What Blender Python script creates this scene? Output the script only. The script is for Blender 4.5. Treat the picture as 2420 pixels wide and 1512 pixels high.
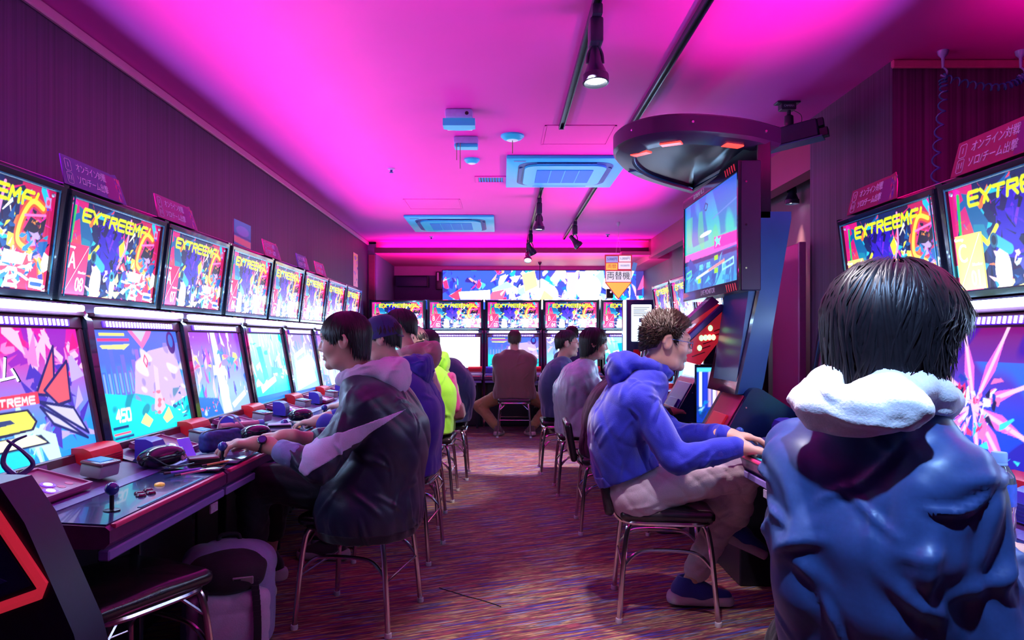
import bpy, bmesh, math, random
import numpy as np
from mathutils import Vector, Matrix

for _o in list(bpy.data.objects):
    bpy.data.objects.remove(_o)
scene = bpy.context.scene
COL = scene.collection
PI = math.pi
R = math.radians

# ---------------------------------------------------------------- camera (level, eye at 1.2 m, looking along +Y)
FPX = 1700.0
cam_d = bpy.data.cameras.new('camera')
cam_d.sensor_width = 36.0
cam_d.lens = FPX / 2420 * 36.0
cam_d.shift_x = 25 / 2420
cam_d.shift_y = 47 / 2420
cam_d.clip_start = 0.05
cam = bpy.data.objects.new('camera', cam_d)
cam.location = (0, 0, 1.2)
cam.rotation_euler = (PI / 2, 0, 0)
COL.objects.link(cam)
scene.camera = cam

# ---------------------------------------------------------------- view, world
scene.view_settings.view_transform = 'Standard'
scene.view_settings.look = 'None'
scene.view_settings.gamma = 1.0
scene.view_settings.use_curve_mapping = False
scene.view_settings.exposure = 0.0
scene.cycles.use_denoising = True
scene.cycles.max_bounces = 6
scene.cycles.diffuse_bounces = 3
scene.cycles.glossy_bounces = 3
scene.cycles.transmission_bounces = 5
scene.cycles.transparent_max_bounces = 6
scene.cycles.sample_clamp_indirect = 6.0
scene.cycles.caustics_reflective = False
scene.cycles.caustics_refractive = False
W = bpy.data.worlds.new('world')
scene.world = W
W.use_nodes = True
W.node_tree.nodes['Background'].inputs[0].default_value = (0.10, 0.05, 0.30, 1)
W.node_tree.nodes['Background'].inputs[1].default_value = 0.12

MAG = (1.0, 0.010, 0.54)


def area(name, loc, rot, sx, sy, col, power, spread=180):
    l = bpy.data.lights.new(name, 'AREA')
    l.shape = 'RECTANGLE'
    l.size, l.size_y = sx, sy
    l.color = col
    l.energy = power
    l.spread = R(spread)
    o = bpy.data.objects.new(name, l)
    o.location = loc
    o.rotation_euler = rot
    COL.objects.link(o)
    return o


# magenta LED bars lying on top of the cabinet rows and in the back cove, tipped towards the room
LT = 54
LEDS = [
    ('led_bar_light', (-1.70, 4.6, 1.815), (0, R(180 + LT), 0), 0.04, 7.4, 74),
    ('led_bar_light', (1.70, 2.55, 1.815), (0, R(180 - LT), 0), 0.04, 1.7, 26),
    ('led_bar_light', (1.70, 6.4, 1.815), (0, R(180 - LT), 0), 0.04, 2.6, 30),
    ('led_bar_light', (2.16, 1.9, 1.815), (0, R(180 + 24), 0), 0.04, 1.6, 26),
]
for n, l, r, sx, sy, p in LEDS:
    area(n, l, r, sx, sy, MAG, p, 108)
area('cove_light', (0.15, 10.46, 2.50), (R(180 - 25), 0, 0), 3.8, 0.04, MAG, 16, 150)
area('led_bar_light', (0.15, 10.26, 1.86), (R(180 - 22), 0, 0), 3.6, 0.04, MAG, 60, 140)


def spot(name, loc, tgt, col, power, ang, blend=0.4, rad=0.03):
    l = bpy.data.lights.new(name, 'SPOT')
    l.color = col
    l.energy = power
    l.spot_size = R(ang)
    l.spot_blend = blend
    l.shadow_soft_size = rad
    o = bpy.data.objects.new(name, l)
    o.location = loc
    d = Vector(tgt) - Vector(loc)
    o.rotation_euler = d.to_track_quat('-Z', 'Y').to_euler()
    COL.objects.link(o)
    return o


# track spots that are switched on, and an added blue fill (their fixtures are built further down)
SPOTS = [
    ((0.375, 3.02, 2.31), (0.68, 2.68, 0.0), (1.0, 0.84, 0.86), 260, 60),
    ((0.38, 1.45, 2.33), (0.66, 1.33, 1.05), (1.0, 0.93, 1.0), 190, 30),
    ((0.37, 7.05, 2.28), (0.12, 7.15, 0.0), (1.0, 0.86, 0.98), 420, 42),
    ((0.40, 10.05, 2.30), (0.0, 9.6, 0.6), (1.0, 0.86, 0.92), 40, 60),
    ((0.38, 2.10, 2.33), (0.62, 3.08, 0.6), (0.92, 0.88, 1.0), 115, 34),
    ((0.40, 0.60, 2.33), (0.78, 1.35, 0.85), (0.30, 0.55, 1.0), 210, 40),  # added blue fill, out of view, to light the hooded player's back
    ((0.38, 4.55, 2.31), (-0.35, 5.3, 0.9), (1.0, 0.95, 0.80), 170, 34),
    ((2.335, 5.78, 2.27), (2.40, 5.88, 1.4), (1.0, 0.75, 0.42), 40, 40),
]
for l, t, c, p, a in SPOTS:
    spot('track_spot_light', l, t, c, p, a)

# ================================================================ helpers
def srgb(r, g, b):
    f = lambda c: (c / 12.92 if c <= 0.04045 else ((c + 0.055) / 1.055) ** 2.4)
    return (f(r / 255), f(g / 255), f(b / 255))


MATS = {}


def mat(name, col, rough=0.5, metal=0.0, var=0.15, scale=30.0, bump=0.0, emis=None, estr=0.0, spec=0.5, coat=0.0,
        stretch=(1, 1, 1), sheen=0.0, trans=0.0, alpha=1.0):
    if name in MATS:
        return MATS[name]
    m = bpy.data.materials.new(name)
    m.use_nodes = True
    nt = m.node_tree
    b = nt.nodes['Principled BSDF']
    b.inputs['Roughness'].default_value = rough
    b.inputs['Metallic'].default_value = metal
    b.inputs['Specular IOR Level'].default_value = spec
    b.inputs['Coat Weight'].default_value = coat
    b.inputs['Sheen Weight'].default_value = sheen
    b.inputs['Transmission Weight'].default_value = trans
    b.inputs['Alpha'].default_value = alpha
    tc = nt.nodes.new('ShaderNodeTexCoord')
    mp = nt.nodes.new('ShaderNodeMapping')
    mp.inputs['Scale'].default_value = stretch
    nz = nt.nodes.new('ShaderNodeTexNoise')
    nz.inputs['Scale'].default_value = scale
    nz.inputs['Detail'].default_value = 4
    mx = nt.nodes.new('ShaderNodeMix')
    mx.data_type = 'RGBA'
    mx.inputs[6].default_value = tuple(c * (1 - var) for c in col) + (1,)
    mx.inputs[7].default_value = tuple(min(1, c * (1 + var)) for c in col) + (1,)
    nt.links.new(tc.outputs['Object'], mp.inputs['Vector'])
    nt.links.new(mp.outputs[0], nz.inputs['Vector'])
    nt.links.new(nz.outputs['Fac'], mx.inputs[0])
    nt.links.new(mx.outputs[2], b.inputs['Base Color'])
    if bump:
        bp = nt.nodes.new('ShaderNodeBump')
        bp.inputs['Strength'].default_value = bump
        bp.inputs['Distance'].default_value = 0.004
        nt.links.new(nz.outputs['Fac'], bp.inputs['Height'])
        nt.links.new(bp.outputs[0], b.inputs['Normal'])
    if emis is not None:
        b.inputs['Emission Color'].default_value = tuple(emis) + (1,)
        b.inputs['Emission Strength'].default_value = estr
    MATS[name] = m
    return m


def pic_mat(name='picture_print', strength=1.0, sampling='AUTO'):
    if name in MATS:
        return MATS[name]
    m = bpy.data.materials.new(name)
    m.use_nodes = True
    nt = m.node_tree
    b = nt.nodes['Principled BSDF']
    b.inputs['Base Color'].default_value = (0.01, 0.01, 0.012, 1)
    b.inputs['Roughness'].default_value = 0.25
    at = nt.nodes.new('ShaderNodeAttribute')
    at.attribute_name = 'Col'
    nt.links.new(at.outputs['Color'], b.inputs['Emission Color'])
    b.inputs['Emission Strength'].default_value = strength
    m.cycles.emission_sampling = sampling
    MATS[name] = m
    return m


def print_mat(name='paper_print', rough=0.4):
    """printed paper or card: colour comes from the mesh's own colours, no light of its own"""
    if name in MATS:
        return MATS[name]
    m = bpy.data.materials.new(name)
    m.use_nodes = True
    nt = m.node_tree
    b = nt.nodes['Principled BSDF']
    b.inputs['Roughness'].default_value = rough
    at = nt.nodes.new('ShaderNodeAttribute')
    at.attribute_name = 'Col'
    nt.links.new(at.outputs['Color'], b.inputs['Base Color'])
    MATS[name] = m
    return m


def link(o, parent=None):
    COL.objects.link(o)
    if parent is not None:
        o.parent = parent
    return o


def shade(me, ang=35):
    me.polygons.foreach_set('use_smooth', [True] * len(me.polygons))
    try:
        me.set_sharp_from_angle(angle=R(ang))
    except Exception:
        pass


def obj(name, bm, m, parent=None, smooth=35):
    me = bpy.data.meshes.new(name)
    bmesh.ops.recalc_face_normals(bm, faces=bm.faces)
    bm.to_mesh(me)
    bm.free()
    if smooth:
        shade(me, smooth)
    if m is not None:
        me.materials.append(m)
    o = bpy.data.objects.new(name, me)
    return link(o, parent)


def meshobj(name, me, m, parent=None):
    if m is not None and len(me.materials) == 0:
        me.materials.append(m)
    return link(bpy.data.objects.new(name, me), parent)


def tag(o, label=None, cat=None, group=None, kind=None):
    if label:
        o['label'] = label
    if cat:
        o['category'] = cat
    if group:
        o['group'] = group
    if kind:
        o['kind'] = kind
    return o


def thing(name, label, cat, loc=(0, 0, 0), rotz=0.0, group=None):
    o = bpy.data.objects.new(name, None)
    o.empty_display_size = 0.1
    COL.objects.link(o)
    o.location = loc
    o.rotation_euler = (0, 0, rotz)
    return tag(o, label, cat, group)


def copy_tree(o, parent=None):
    kids = list(o.children)
    c = o.copy()
    COL.objects.link(c)
    if parent is not None:
        c.parent = parent
    for k in kids:
        copy_tree(k, c)
    return c


def struct(name, bm, m, parent=None, smooth=0):
    o = obj(name, bm, m, parent, smooth)
    if parent is None:
        o['kind'] = 'structure'
    return o


def B():
    return bmesh.new()


def bx(bm, c, s, rot=None, bev=0.0, seg=1):
    """box centred on c, full sizes s"""
    M = Matrix.Translation(c)
    if rot is not None:
        M = M @ rot.to_4x4()
    r = bmesh.ops.create_cube(bm, size=1.0, matrix=M @ Matrix.Diagonal((s[0], s[1], s[2], 1)))
    if bev:
        es = list({e for v in r['verts'] for e in v.link_edges})
        bmesh.ops.bevel(bm, geom=es, offset=bev, segments=seg, profile=0.5, affect='EDGES')
    return bm


def bb(bm, lo, hi, bev=0.0, seg=1):
    return bx(bm, [(a + b) / 2 for a, b in zip(lo, hi)], [b - a for a, b in zip(lo, hi)], None, bev, seg)


def rot(ax, deg):
    return Matrix.Rotation(R(deg), 3, ax)


def tube(bm, pts, r, seg=8, closed=False, caps=True):
    pts = [Vector(p) for p in pts]
    n = len(pts)
    rs = r if isinstance(r, (list, tuple)) else [r] * n
    rings = []
    nrm = None
    for i, p in enumerate(pts):
        if closed:
            t = pts[(i + 1) % n] - pts[i - 1]
        else:
            t = pts[min(i + 1, n - 1)] - pts[max(i - 1, 0)]
        t.normalize()
        if nrm is None:
            nrm = t.cross(Vector((0, 0, 1)))
            if nrm.length < 1e-3:
                nrm = t.cross(Vector((1, 0, 0)))
        nrm = (nrm - t * nrm.dot(t)).normalized()
        bn = t.cross(nrm)
        rings.append([bm.verts.new(p + (nrm * math.cos(2 * PI * k / seg) + bn * math.sin(2 * PI * k / seg)) * rs[i]) for k in range(seg)])
    m = n if closed else n - 1
    for i in range(m):
        a, b = rings[i], rings[(i + 1) % n]
        for k in range(seg):
            bm.faces.new((a[k], a[(k + 1) % seg], b[(k + 1) % seg], b[k]))
    if caps and not closed:
        bm.faces.new(rings[0][::-1])
        bm.faces.new(rings[-1])
    return bm


def smooth_path(pts, n=6):
    """Catmull-Rom through the points"""
    pts = [Vector(p) for p in pts]
    out = []
    for i in range(len(pts) - 1):
        p0 = pts[max(i - 1, 0)]; p1 = pts[i]; p2 = pts[i + 1]; p3 = pts[min(i + 2, len(pts) - 1)]
        for k in range(n):
            t = k / n
            out.append(0.5 * ((2 * p1) + (p2 - p0) * t + (2 * p0 - 5 * p1 + 4 * p2 - p3) * t * t + (3 * p1 - p0 - 3 * p2 + p3) * t ** 3))
    out.append(pts[-1])
    return out


def lathe(bm, prof, c=(0, 0, 0), seg=20, M=None, cap0=True, cap1=True):
    """prof: list of (radius, z)"""
    c = Vector(c)
    rings = []
    for r, z in prof:
        ring = []
        for k in range(seg):
            p = Vector((r * math.cos(2 * PI * k / seg), r * math.sin(2 * PI * k / seg), z))
            if M is not None:
                p = M @ p
            ring.append(bm.verts.new(c + p))
        rings.append(ring)
    for a, b in zip(rings, rings[1:]):
        for k in range(seg):
            bm.faces.new((a[k], a[(k + 1) % seg], b[(k + 1) % seg], b[k]))
    if cap0:
        bm.faces.new(rings[0][::-1])
    if cap1:
        bm.faces.new(rings[-1])
    return bm


def prism(bm, poly, a, b, fn):
    """poly of 2-D points extruded between a and b; fn(u, v, w) -> xyz"""
    lo = [bm.verts.new(fn(u, v, a)) for u, v in poly]
    hi = [bm.verts.new(fn(u, v, b)) for u, v in poly]
    n = len(poly)
    bm.faces.new(lo[::-1])
    bm.faces.new(hi)
    for i in range(n):
        bm.faces.new((lo[i], lo[(i + 1) % n], hi[(i + 1) % n], hi[i]))
    return bm


def XW(u, v, w):
    return (w, u, v)          # profile in (y, z), extruded along x


def YW(u, v, w):
    return (u, w, v)          # outline in (x, z), extruded along y


def ZW(u, v, w):
    return (u, v, w)          # outline in (x, y), extruded along z


def fast_mesh(name, V, F, smooth=True):
    V = np.asarray(V, np.float32)
    F = np.asarray(F, np.int32)
    me = bpy.data.meshes.new(name)
    k = F.shape[1]
    me.vertices.add(len(V))
    me.vertices.foreach_set('co', V.ravel())
    me.loops.add(F.size)
    me.loops.foreach_set('vertex_index', F.ravel())
    me.polygons.add(len(F))
    me.polygons.foreach_set('loop_start', np.arange(0, F.size, k, dtype=np.int32))
    me.polygons.foreach_set('use_smooth', np.full(len(F), smooth, dtype=bool))
    me.update(calc_edges=True)
    return me


_font_cache = {}


def text_mesh(body, size, extrude=0.0008, align='CENTER'):
    key = (body, size, extrude, align)
    if key in _font_cache:
        return _font_cache[key]
    cu = bpy.data.curves.new('text', 'FONT')
    cu.body = body
    cu.size = size
    cu.extrude = extrude
    cu.align_x = align
    cu.align_y = 'CENTER'
    cu.resolution_u = 3
    o = bpy.data.objects.new('text', cu)
    COL.objects.link(o)
    bpy.context.view_layer.update()
    dg = bpy.context.evaluated_depsgraph_get()
    me = bpy.data.meshes.new_from_object(o.evaluated_get(dg))
    bpy.data.objects.remove(o)
    bpy.data.curves.remove(cu)
    me.name = 'lettering'
    _font_cache[key] = me
    return me


def lettering(body, size, m, parent, loc, M3=None, sx=1.0, name='lettering'):
    """text standing upright in the parent's x-z plane, facing local -y unless M3 turns it"""
    me = text_mesh(body, size).copy()
    me.materials.clear()
    me.materials.append(m)
    o = bpy.data.objects.new(name, me)
    base = rot('X', 90).to_4x4() if M3 is None else M3.to_4x4()
    o.matrix_local = Matrix.Translation(loc) @ base @ Matrix.Diagonal((sx, 1, 1, 1))
    return link(o, parent)


# ---------------------------------------------------------------- signed-distance modelling -> smooth meshes
def vlen(a):
    return np.sqrt(np.einsum('...i,...i->...', a, a))


def cap(a, b, ra, rb=None, k=0.03):
    a = np.array(a, float); b = np.array(b, float)
    rb = ra if rb is None else rb
    ab = b - a
    L2 = max(float(ab @ ab), 1e-9)

    def f(P):
        pa = P - a
        t = np.clip((pa @ ab) / L2, 0, 1)
        return vlen(pa - t[:, None] * ab) - (ra + (rb - ra) * t)
    return (f, (a + b) / 2, math.sqrt(L2) / 2 + max(ra, rb), k)


def ell(c, r, M=None, k=0.03):
    c = np.array(c, float); r = np.array(r, float)
    Mt = None if M is None else np.array(M)      # columns = local axes

    def f(P):
        q = P - c
        if Mt is not None:
            q = q @ Mt
        k0 = vlen(q / r)
        k1 = vlen(q / (r * r))
        return k0 * (k0 - 1.0) / np.maximum(k1, 1e-6)
    return (f, c, float(max(r)), k)


def rb(c, half, rad, M=None, k=0.02):
    c = np.array(c, float); h = np.array(half, float) - rad
    Mt = None if M is None else np.array(M)

    def f(P):
        q = P - c
        if Mt is not None:
            q = q @ Mt
        q = np.abs(q) - h
        return vlen(np.maximum(q, 0)) + np.minimum(q.max(axis=1), 0) - rad
    return (f, c, float(vlen(np.array(half))), k)


def smin(a, b, k):
    h = np.maximum(k - np.abs(a - b), 0) / k
    return np.minimum(a, b) - h * h * k * 0.25


def sdf_mesh(name, prims, h, subs=(), post=None):
    lo = np.min([p[1] - p[2] for p in prims], axis=0) - 3 * h
    hi = np.max([p[1] + p[2] for p in prims], axis=0) + 3 * h
    Bn = 10
    s = Bn * h
    nb = np.maximum(np.ceil((hi - lo) / s).astype(int), 1)
    I = np.stack(np.meshgrid(*[np.arange(n) for n in nb], indexing='ij'), -1).reshape(-1, 3)
    C = lo + (I + 0.5) * s
    D = np.stack([p[0](C) for p in prims])
    rad = s * 0.87
    kmax = max(p[3] for p in prims)
    m = np.abs(D.min(0)) < rad * 1.25 + kmax + 0.012
    I = I[m]; C = C[m]; D = D[:, m]
    g = np.arange(Bn + 1) * h
    G = np.stack(np.meshgrid(g, g, g, indexing='ij'), -1).reshape(-1, 3)
    n = len(I)
    vals = np.empty((n, (Bn + 1) ** 3), np.float32)
    dmin = D.min(0)
    for bi in range(n):
        P = lo + I[bi] * s + G
        d = None
        lim = dmin[bi] + 2.2 * rad + kmax
        for pi, p in enumerate(prims):
            if D[pi, bi] > lim:
                continue
            v = p[0](P)
            d = v if d is None else smin(d, v, p[3])
        for p in subs:
            if np.linalg.norm(C[bi] - p[1]) - p[2] < rad + p[3] + 0.01:
                d = -smin(-d, p[0](P), p[3])
        if post is not None:
            d = post(P, d)
        vals[bi] = d
    vals = vals.reshape(n, Bn + 1, Bn + 1, Bn + 1)
    ins = vals < 0
    cnt = np.zeros((n, Bn, Bn, Bn), np.int8)
    for a in (0, 1):
        for b in (0, 1):
            for c in (0, 1):
                cnt += ins[:, a:a + Bn, b:b + Bn, c:c + Bn]
    bi, ci, cj, ck = np.nonzero((cnt > 0) & (cnt < 8))
    off = [(a, b, c) for a in (0, 1) for b in (0, 1) for c in (0, 1)]
    cv = np.stack([vals[bi, ci + a, cj + b, ck + c] for a, b, c in off], 1)
    O = np.array(off, float)
    acc = np.zeros((len(bi), 3)); num = np.zeros(len(bi))
    for e0 in range(8):
        for e1 in range(e0 + 1, 8):
            if np.abs(O[e0] - O[e1]).sum() != 1:
                continue
            x = (cv[:, e0] < 0) != (cv[:, e1] < 0)
            t = np.where(x, cv[:, e0] / np.where(x, cv[:, e0] - cv[:, e1], 1), 0)
            acc += np.where(x[:, None], O[e0] + t[:, None] * (O[e1] - O[e0]), 0)
            num += x
    frac = acc / num[:, None]
    cell = I[bi] * Bn + np.stack([ci, cj, ck], 1)
    N = nb * Bn + 4
    gid = lambda c: ((c[:, 0] + 2) * N[1] + c[:, 1] + 2) * N[2] + c[:, 2] + 2
    V = lo + h * (cell + frac)
    ids = gid(cell)
    order = np.argsort(ids)
    ids_s = ids[order]
    faces = []
    for ax in range(3):
        sl1 = [slice(0, Bn)] * 3
        sl2 = [slice(0, Bn)] * 3
        sl2[ax] = slice(1, Bn + 1)
        s0 = ins[(slice(None),) + tuple(sl1)]
        s1 = ins[(slice(None),) + tuple(sl2)]
        b_, i_, j_, k_ = np.nonzero(s0 != s1)
        if len(b_) == 0:
            continue
        flip = s0[b_, i_, j_, k_]
        c0 = I[b_] * Bn + np.stack([i_, j_, k_], 1)
        u, w = [(1, 2), (2, 0), (0, 1)][ax]
        q = []
        for du, dw in ((-1, -1), (0, -1), (0, 0), (-1, 0)):
            c = c0.copy()
            c[:, u] += du
            c[:, w] += dw
            key = gid(c)
            pos = np.minimum(np.searchsorted(ids_s, key), len(ids_s) - 1)
            q.append(np.where(ids_s[pos] == key, order[pos], -1))
        q = np.stack(q, 1)
        ok = (q >= 0).all(1)
        q = q[ok]; fl = flip[ok]
        q[~fl] = q[~fl][:, ::-1]
        faces.append(q)
    F = np.concatenate(faces) if faces else np.zeros((0, 4), int)
    return fast_mesh(name, V, F)


def folds(P, amp, freq, seed, stretch=(1, 1, 1)):
    """cloth wrinkles as a displacement"""
    rs = np.random.RandomState(seed)
    Q = P * np.array(stretch)
    out = 0
    w = 0
    for i in range(3):
        kv = rs.normal(size=3); kv /= np.linalg.norm(kv)
        w = w + 0.9 * np.sin(Q @ (kv * freq * 0.45) + rs.uniform(0, 6))
    for i in range(4):
        kv = rs.normal(size=3); kv /= np.linalg.norm(kv)
        s_ = np.sin(Q @ (kv * freq * rs.uniform(0.7, 1.5)) + rs.uniform(0, 6) + w)
        out = out + (1 - np.abs(s_)) ** 2 * rs.uniform(0.5, 1)
    return amp * (out - 1.0)

# ================================================================ pictures on screens, light boxes and cards (painted as mesh colours)
def lin(c):
    c = np.array(c, float) / 255.0
    return np.where(c <= 0.04045, c / 12.92, ((np.maximum(c, 0.04) + 0.055) / 1.055) ** 2.4)


class Pic:
    """a small painter: twice oversampled, averaged down when it becomes a mesh"""
    def __init__(s, w, h, asp, bg=(0, 0, 0)):
        s.w, s.h, s.asp = w, h, asp
        W2, H2 = 2 * (w + 1), 2 * (h + 1)
        s.a = np.zeros((H2, W2, 3)) + lin(bg)
        s.us = (np.arange(W2) - .5) / (W2 - 2) * asp
        s.vs = (np.arange(H2) - .5) / (H2 - 2)
        s.U, s.V = np.meshgrid(s.us, s.vs)

    def win(s, u0, v0, u1, v1):
        i0, i1 = np.searchsorted(s.us, u0), np.searchsorted(s.us, u1)
        j0, j1 = np.searchsorted(s.vs, v0), np.searchsorted(s.vs, v1)
        return (slice(j0, max(j1, j0)), slice(i0, max(i1, i0)))

    def put(s, m, col, al=1.0, w=None):
        c = lin(col) if not isinstance(col, np.ndarray) else col
        m = m[..., None] * al
        w = w or (slice(None), slice(None))
        s.a[w] = s.a[w] * (1 - m) + c * m

    def poly(s, pts, col, al=1.0):
        w = s.win(min(x for x, _ in pts), min(y for _, y in pts), max(x for x, _ in pts), max(y for _, y in pts))
        U, V = s.U[w], s.V[w]
        m = np.zeros(U.shape, bool)
        n = len(pts)
        for i in range(n):
            x0, y0 = pts[i]; x1, y1 = pts[(i + 1) % n]
            if y0 == y1:
                continue
            m ^= (V >= min(y0, y1)) & (V < max(y0, y1)) & (U < x0 + (V - y0) * (x1 - x0) / (y1 - y0))
        s.put(m.astype(float), col, al, w)

    def ell(s, cx, cy, rx, ry, col, al=1.0, soft=0.0, ang=0.0):
        r = max(rx, ry) * (1 + soft)
        w = s.win(cx - r, cy - r, cx + r, cy + r)
        dx, dy = s.U[w] - cx, s.V[w] - cy
        c, n = math.cos(ang), math.sin(ang)
        d = np.sqrt(((dx * c + dy * n) / rx) ** 2 + ((-dx * n + dy * c) / ry) ** 2)
        m = (d < 1).astype(float) if not soft else np.clip((1 + soft - d) / soft, 0, 1)
        s.put(m, col, al, w)

    def line(s, pts, wd, col, al=1.0):
        e = wd + .02
        w = s.win(min(x for x, _ in pts) - e, min(y for _, y in pts) - e, max(x for x, _ in pts) + e, max(y for _, y in pts) + e)
        U, V = s.U[w], s.V[w]
        d = np.full(U.shape, 9.0)
        for (x0, y0), (x1, y1) in zip(pts, pts[1:]):
            dx, dy = x1 - x0, y1 - y0
            t = np.clip(((U - x0) * dx + (V - y0) * dy) / max(dx * dx + dy * dy, 1e-9), 0, 1)
            d = np.minimum(d, np.hypot(U - x0 - t * dx, V - y0 - t * dy))
        s.put(np.clip((wd - d) * 2 * s.h + 0.5, 0, 1), col, al, w)

    def rect(s, x0, y0, x1, y1, col, al=1.0):
        s.put(((s.U >= x0) & (s.U <= x1) & (s.V >= y0) & (s.V <= y1)).astype(float), col, al)

    def grad(s, c0, c1, v0=0.0, v1=1.0):
        t = np.clip((s.V - v0) / (v1 - v0), 0, 1)[..., None]
        s.a = lin(c0) * (1 - t) + lin(c1) * t

    def shards(s, n, pal, seed, box, size=(0.04, 0.16), elong=3.0, al=1.0, dirs=None):
        rs = np.random.RandomState(seed)
        for _ in range(n):
            cx, cy = rs.uniform(box[0], box[2]), rs.uniform(box[1], box[3])
            L = rs.uniform(*size); Wd = L / rs.uniform(1.2, elong)
            a = rs.uniform(0, PI) if dirs is None else rs.choice(dirs) + rs.normal() * 0.2
            ca, sa = math.cos(a), math.sin(a)
            k = rs.randint(3, 6)
            th = np.sort(rs.uniform(0, 2 * PI, k))
            s.poly([(cx + L * math.cos(t) * ca - Wd * math.sin(t) * sa, cy + L * math.cos(t) * sa + Wd * math.sin(t) * ca) for t in th],
                   pal[rs.randint(len(pal))], al)

    def blotch(s, col, freq, thr, seed, box=None, al=1.0, stretch=(1, 1)):
        rs = np.random.RandomState(seed)
        f = 0
        for i in range(7):
            k = rs.normal(size=2) * freq
            f = f + np.sin(s.U * k[0] * stretch[0] + s.V * k[1] * stretch[1] + rs.uniform(0, 6))
        m = np.clip((f - thr) * 2, 0, 1)
        if box is not None:
            m = m * ((s.U >= box[0]) & (s.V >= box[1]) & (s.U <= box[2]) & (s.V <= box[3]))
        s.put(m, col, al)

    def glyphs(s, text, x, y, gw, gh, w, col, slant=0.0, gap=0.25):
        for ch in text:
            for st in GLYPH.get(ch, []):
                s.line([(x + px * gw + py * gh * slant, y + py * gh) for px, py in st], w, col)
            x += gw * (1 + gap) * (0.5 if ch in "'1" else 1)

    def mesh(s, name, W_, H_, gain=1.0):
        """upright panel W_ x H_ in the x-z plane, centred on x, standing on z = 0, facing -y"""
        w, h = s.w, s.h
        X, Z = np.meshgrid(np.linspace(-W_ / 2, W_ / 2, w + 1), np.linspace(0, H_, h + 1))
        Vv = np.stack([X, np.zeros_like(X), Z], -1).reshape(-1, 3)
        i = np.arange(h)[:, None] * (w + 1) + np.arange(w)[None]
        F = np.stack([i, i + 1, i + w + 2, i + w + 1], -1).reshape(-1, 4)
        me = fast_mesh(name, Vv, F, False)
        ca = me.color_attributes.new('Col', 'FLOAT_COLOR', 'POINT')
        rgba = np.ones((len(Vv), 4), np.float32)
        a = s.a.reshape(h + 1, 2, w + 1, 2, 3).mean((1, 3))
        rgba[:, :3] = (a * gain).reshape(-1, 3)
        ca.data.foreach_set('color', rgba.ravel())
        return me


GLYPH = {
    'E': [[(1, 1), (.1, 1), (0, .78)], [(.95, .52), (.12, .52)], [(0, .78), (.05, .2), (.15, 0), (1, 0)]],
    'X': [[(0, 1), (.5, .5), (1, 1)], [(.35, 0), (.5, .5), (.75, .05)]],
    'T': [[(0, .95), (1, .95)], [(.5, .95), (.42, .15)]],
    'R': [[(.05, 0), (.1, .95), (.9, .95), (.95, .55), (.2, .5)], [(.5, .5), (.95, 0)]],
    'M': [[(0, 0), (.1, 1), (.45, .4), (.85, 1), (.95, 0)]],
    'F': [[(.1, 0), (0, .6), (.2, 1), (1, 1)], [(.1, .5), (.8, .5)]],
    "'": [[(.2, 1), (.1, .6)]],
    '2': [[(0, .85), (.15, 1), (.9, 1), (1, .8), (.95, .6), (.1, .4), (0, 0), (1, 0)]],
    '4': [[(.75, 0), (.75, 1), (0, .35), (1, .35)]], '5': [[(1, 1), (.1, 1), (0, .55), (.8, .55), (1, .3), (.8, 0), (0, 0)]],
    '0': [[(.1, 0), (0, .5), (.1, 1), (.9, 1), (1, .5), (.9, 0), (.1, 0)]], '1': [[(.5, 0), (.5, 1)]],
    '3': [[(0, 1), (1, 1), (.5, .55), (1, .3), (.8, 0), (0, 0)]], '8': [[(.5, .5), (.1, .75), (.5, 1), (.9, .75), (.5, .5), (0, .22), (.5, 0), (1, .22), (.5, .5)]],
}
HOT = [(236, 24, 120), (255, 60, 90), (250, 120, 60), (230, 20, 170)]
COOL = [(0, 90, 170), (20, 190, 230), (10, 40, 120), (60, 60, 230), (0, 140, 190)]
DARK = [(14, 10, 50), (40, 8, 60), (8, 30, 70)]
PALE = [(255, 255, 255), (190, 235, 255), (255, 200, 235), (250, 240, 140)]


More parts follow.
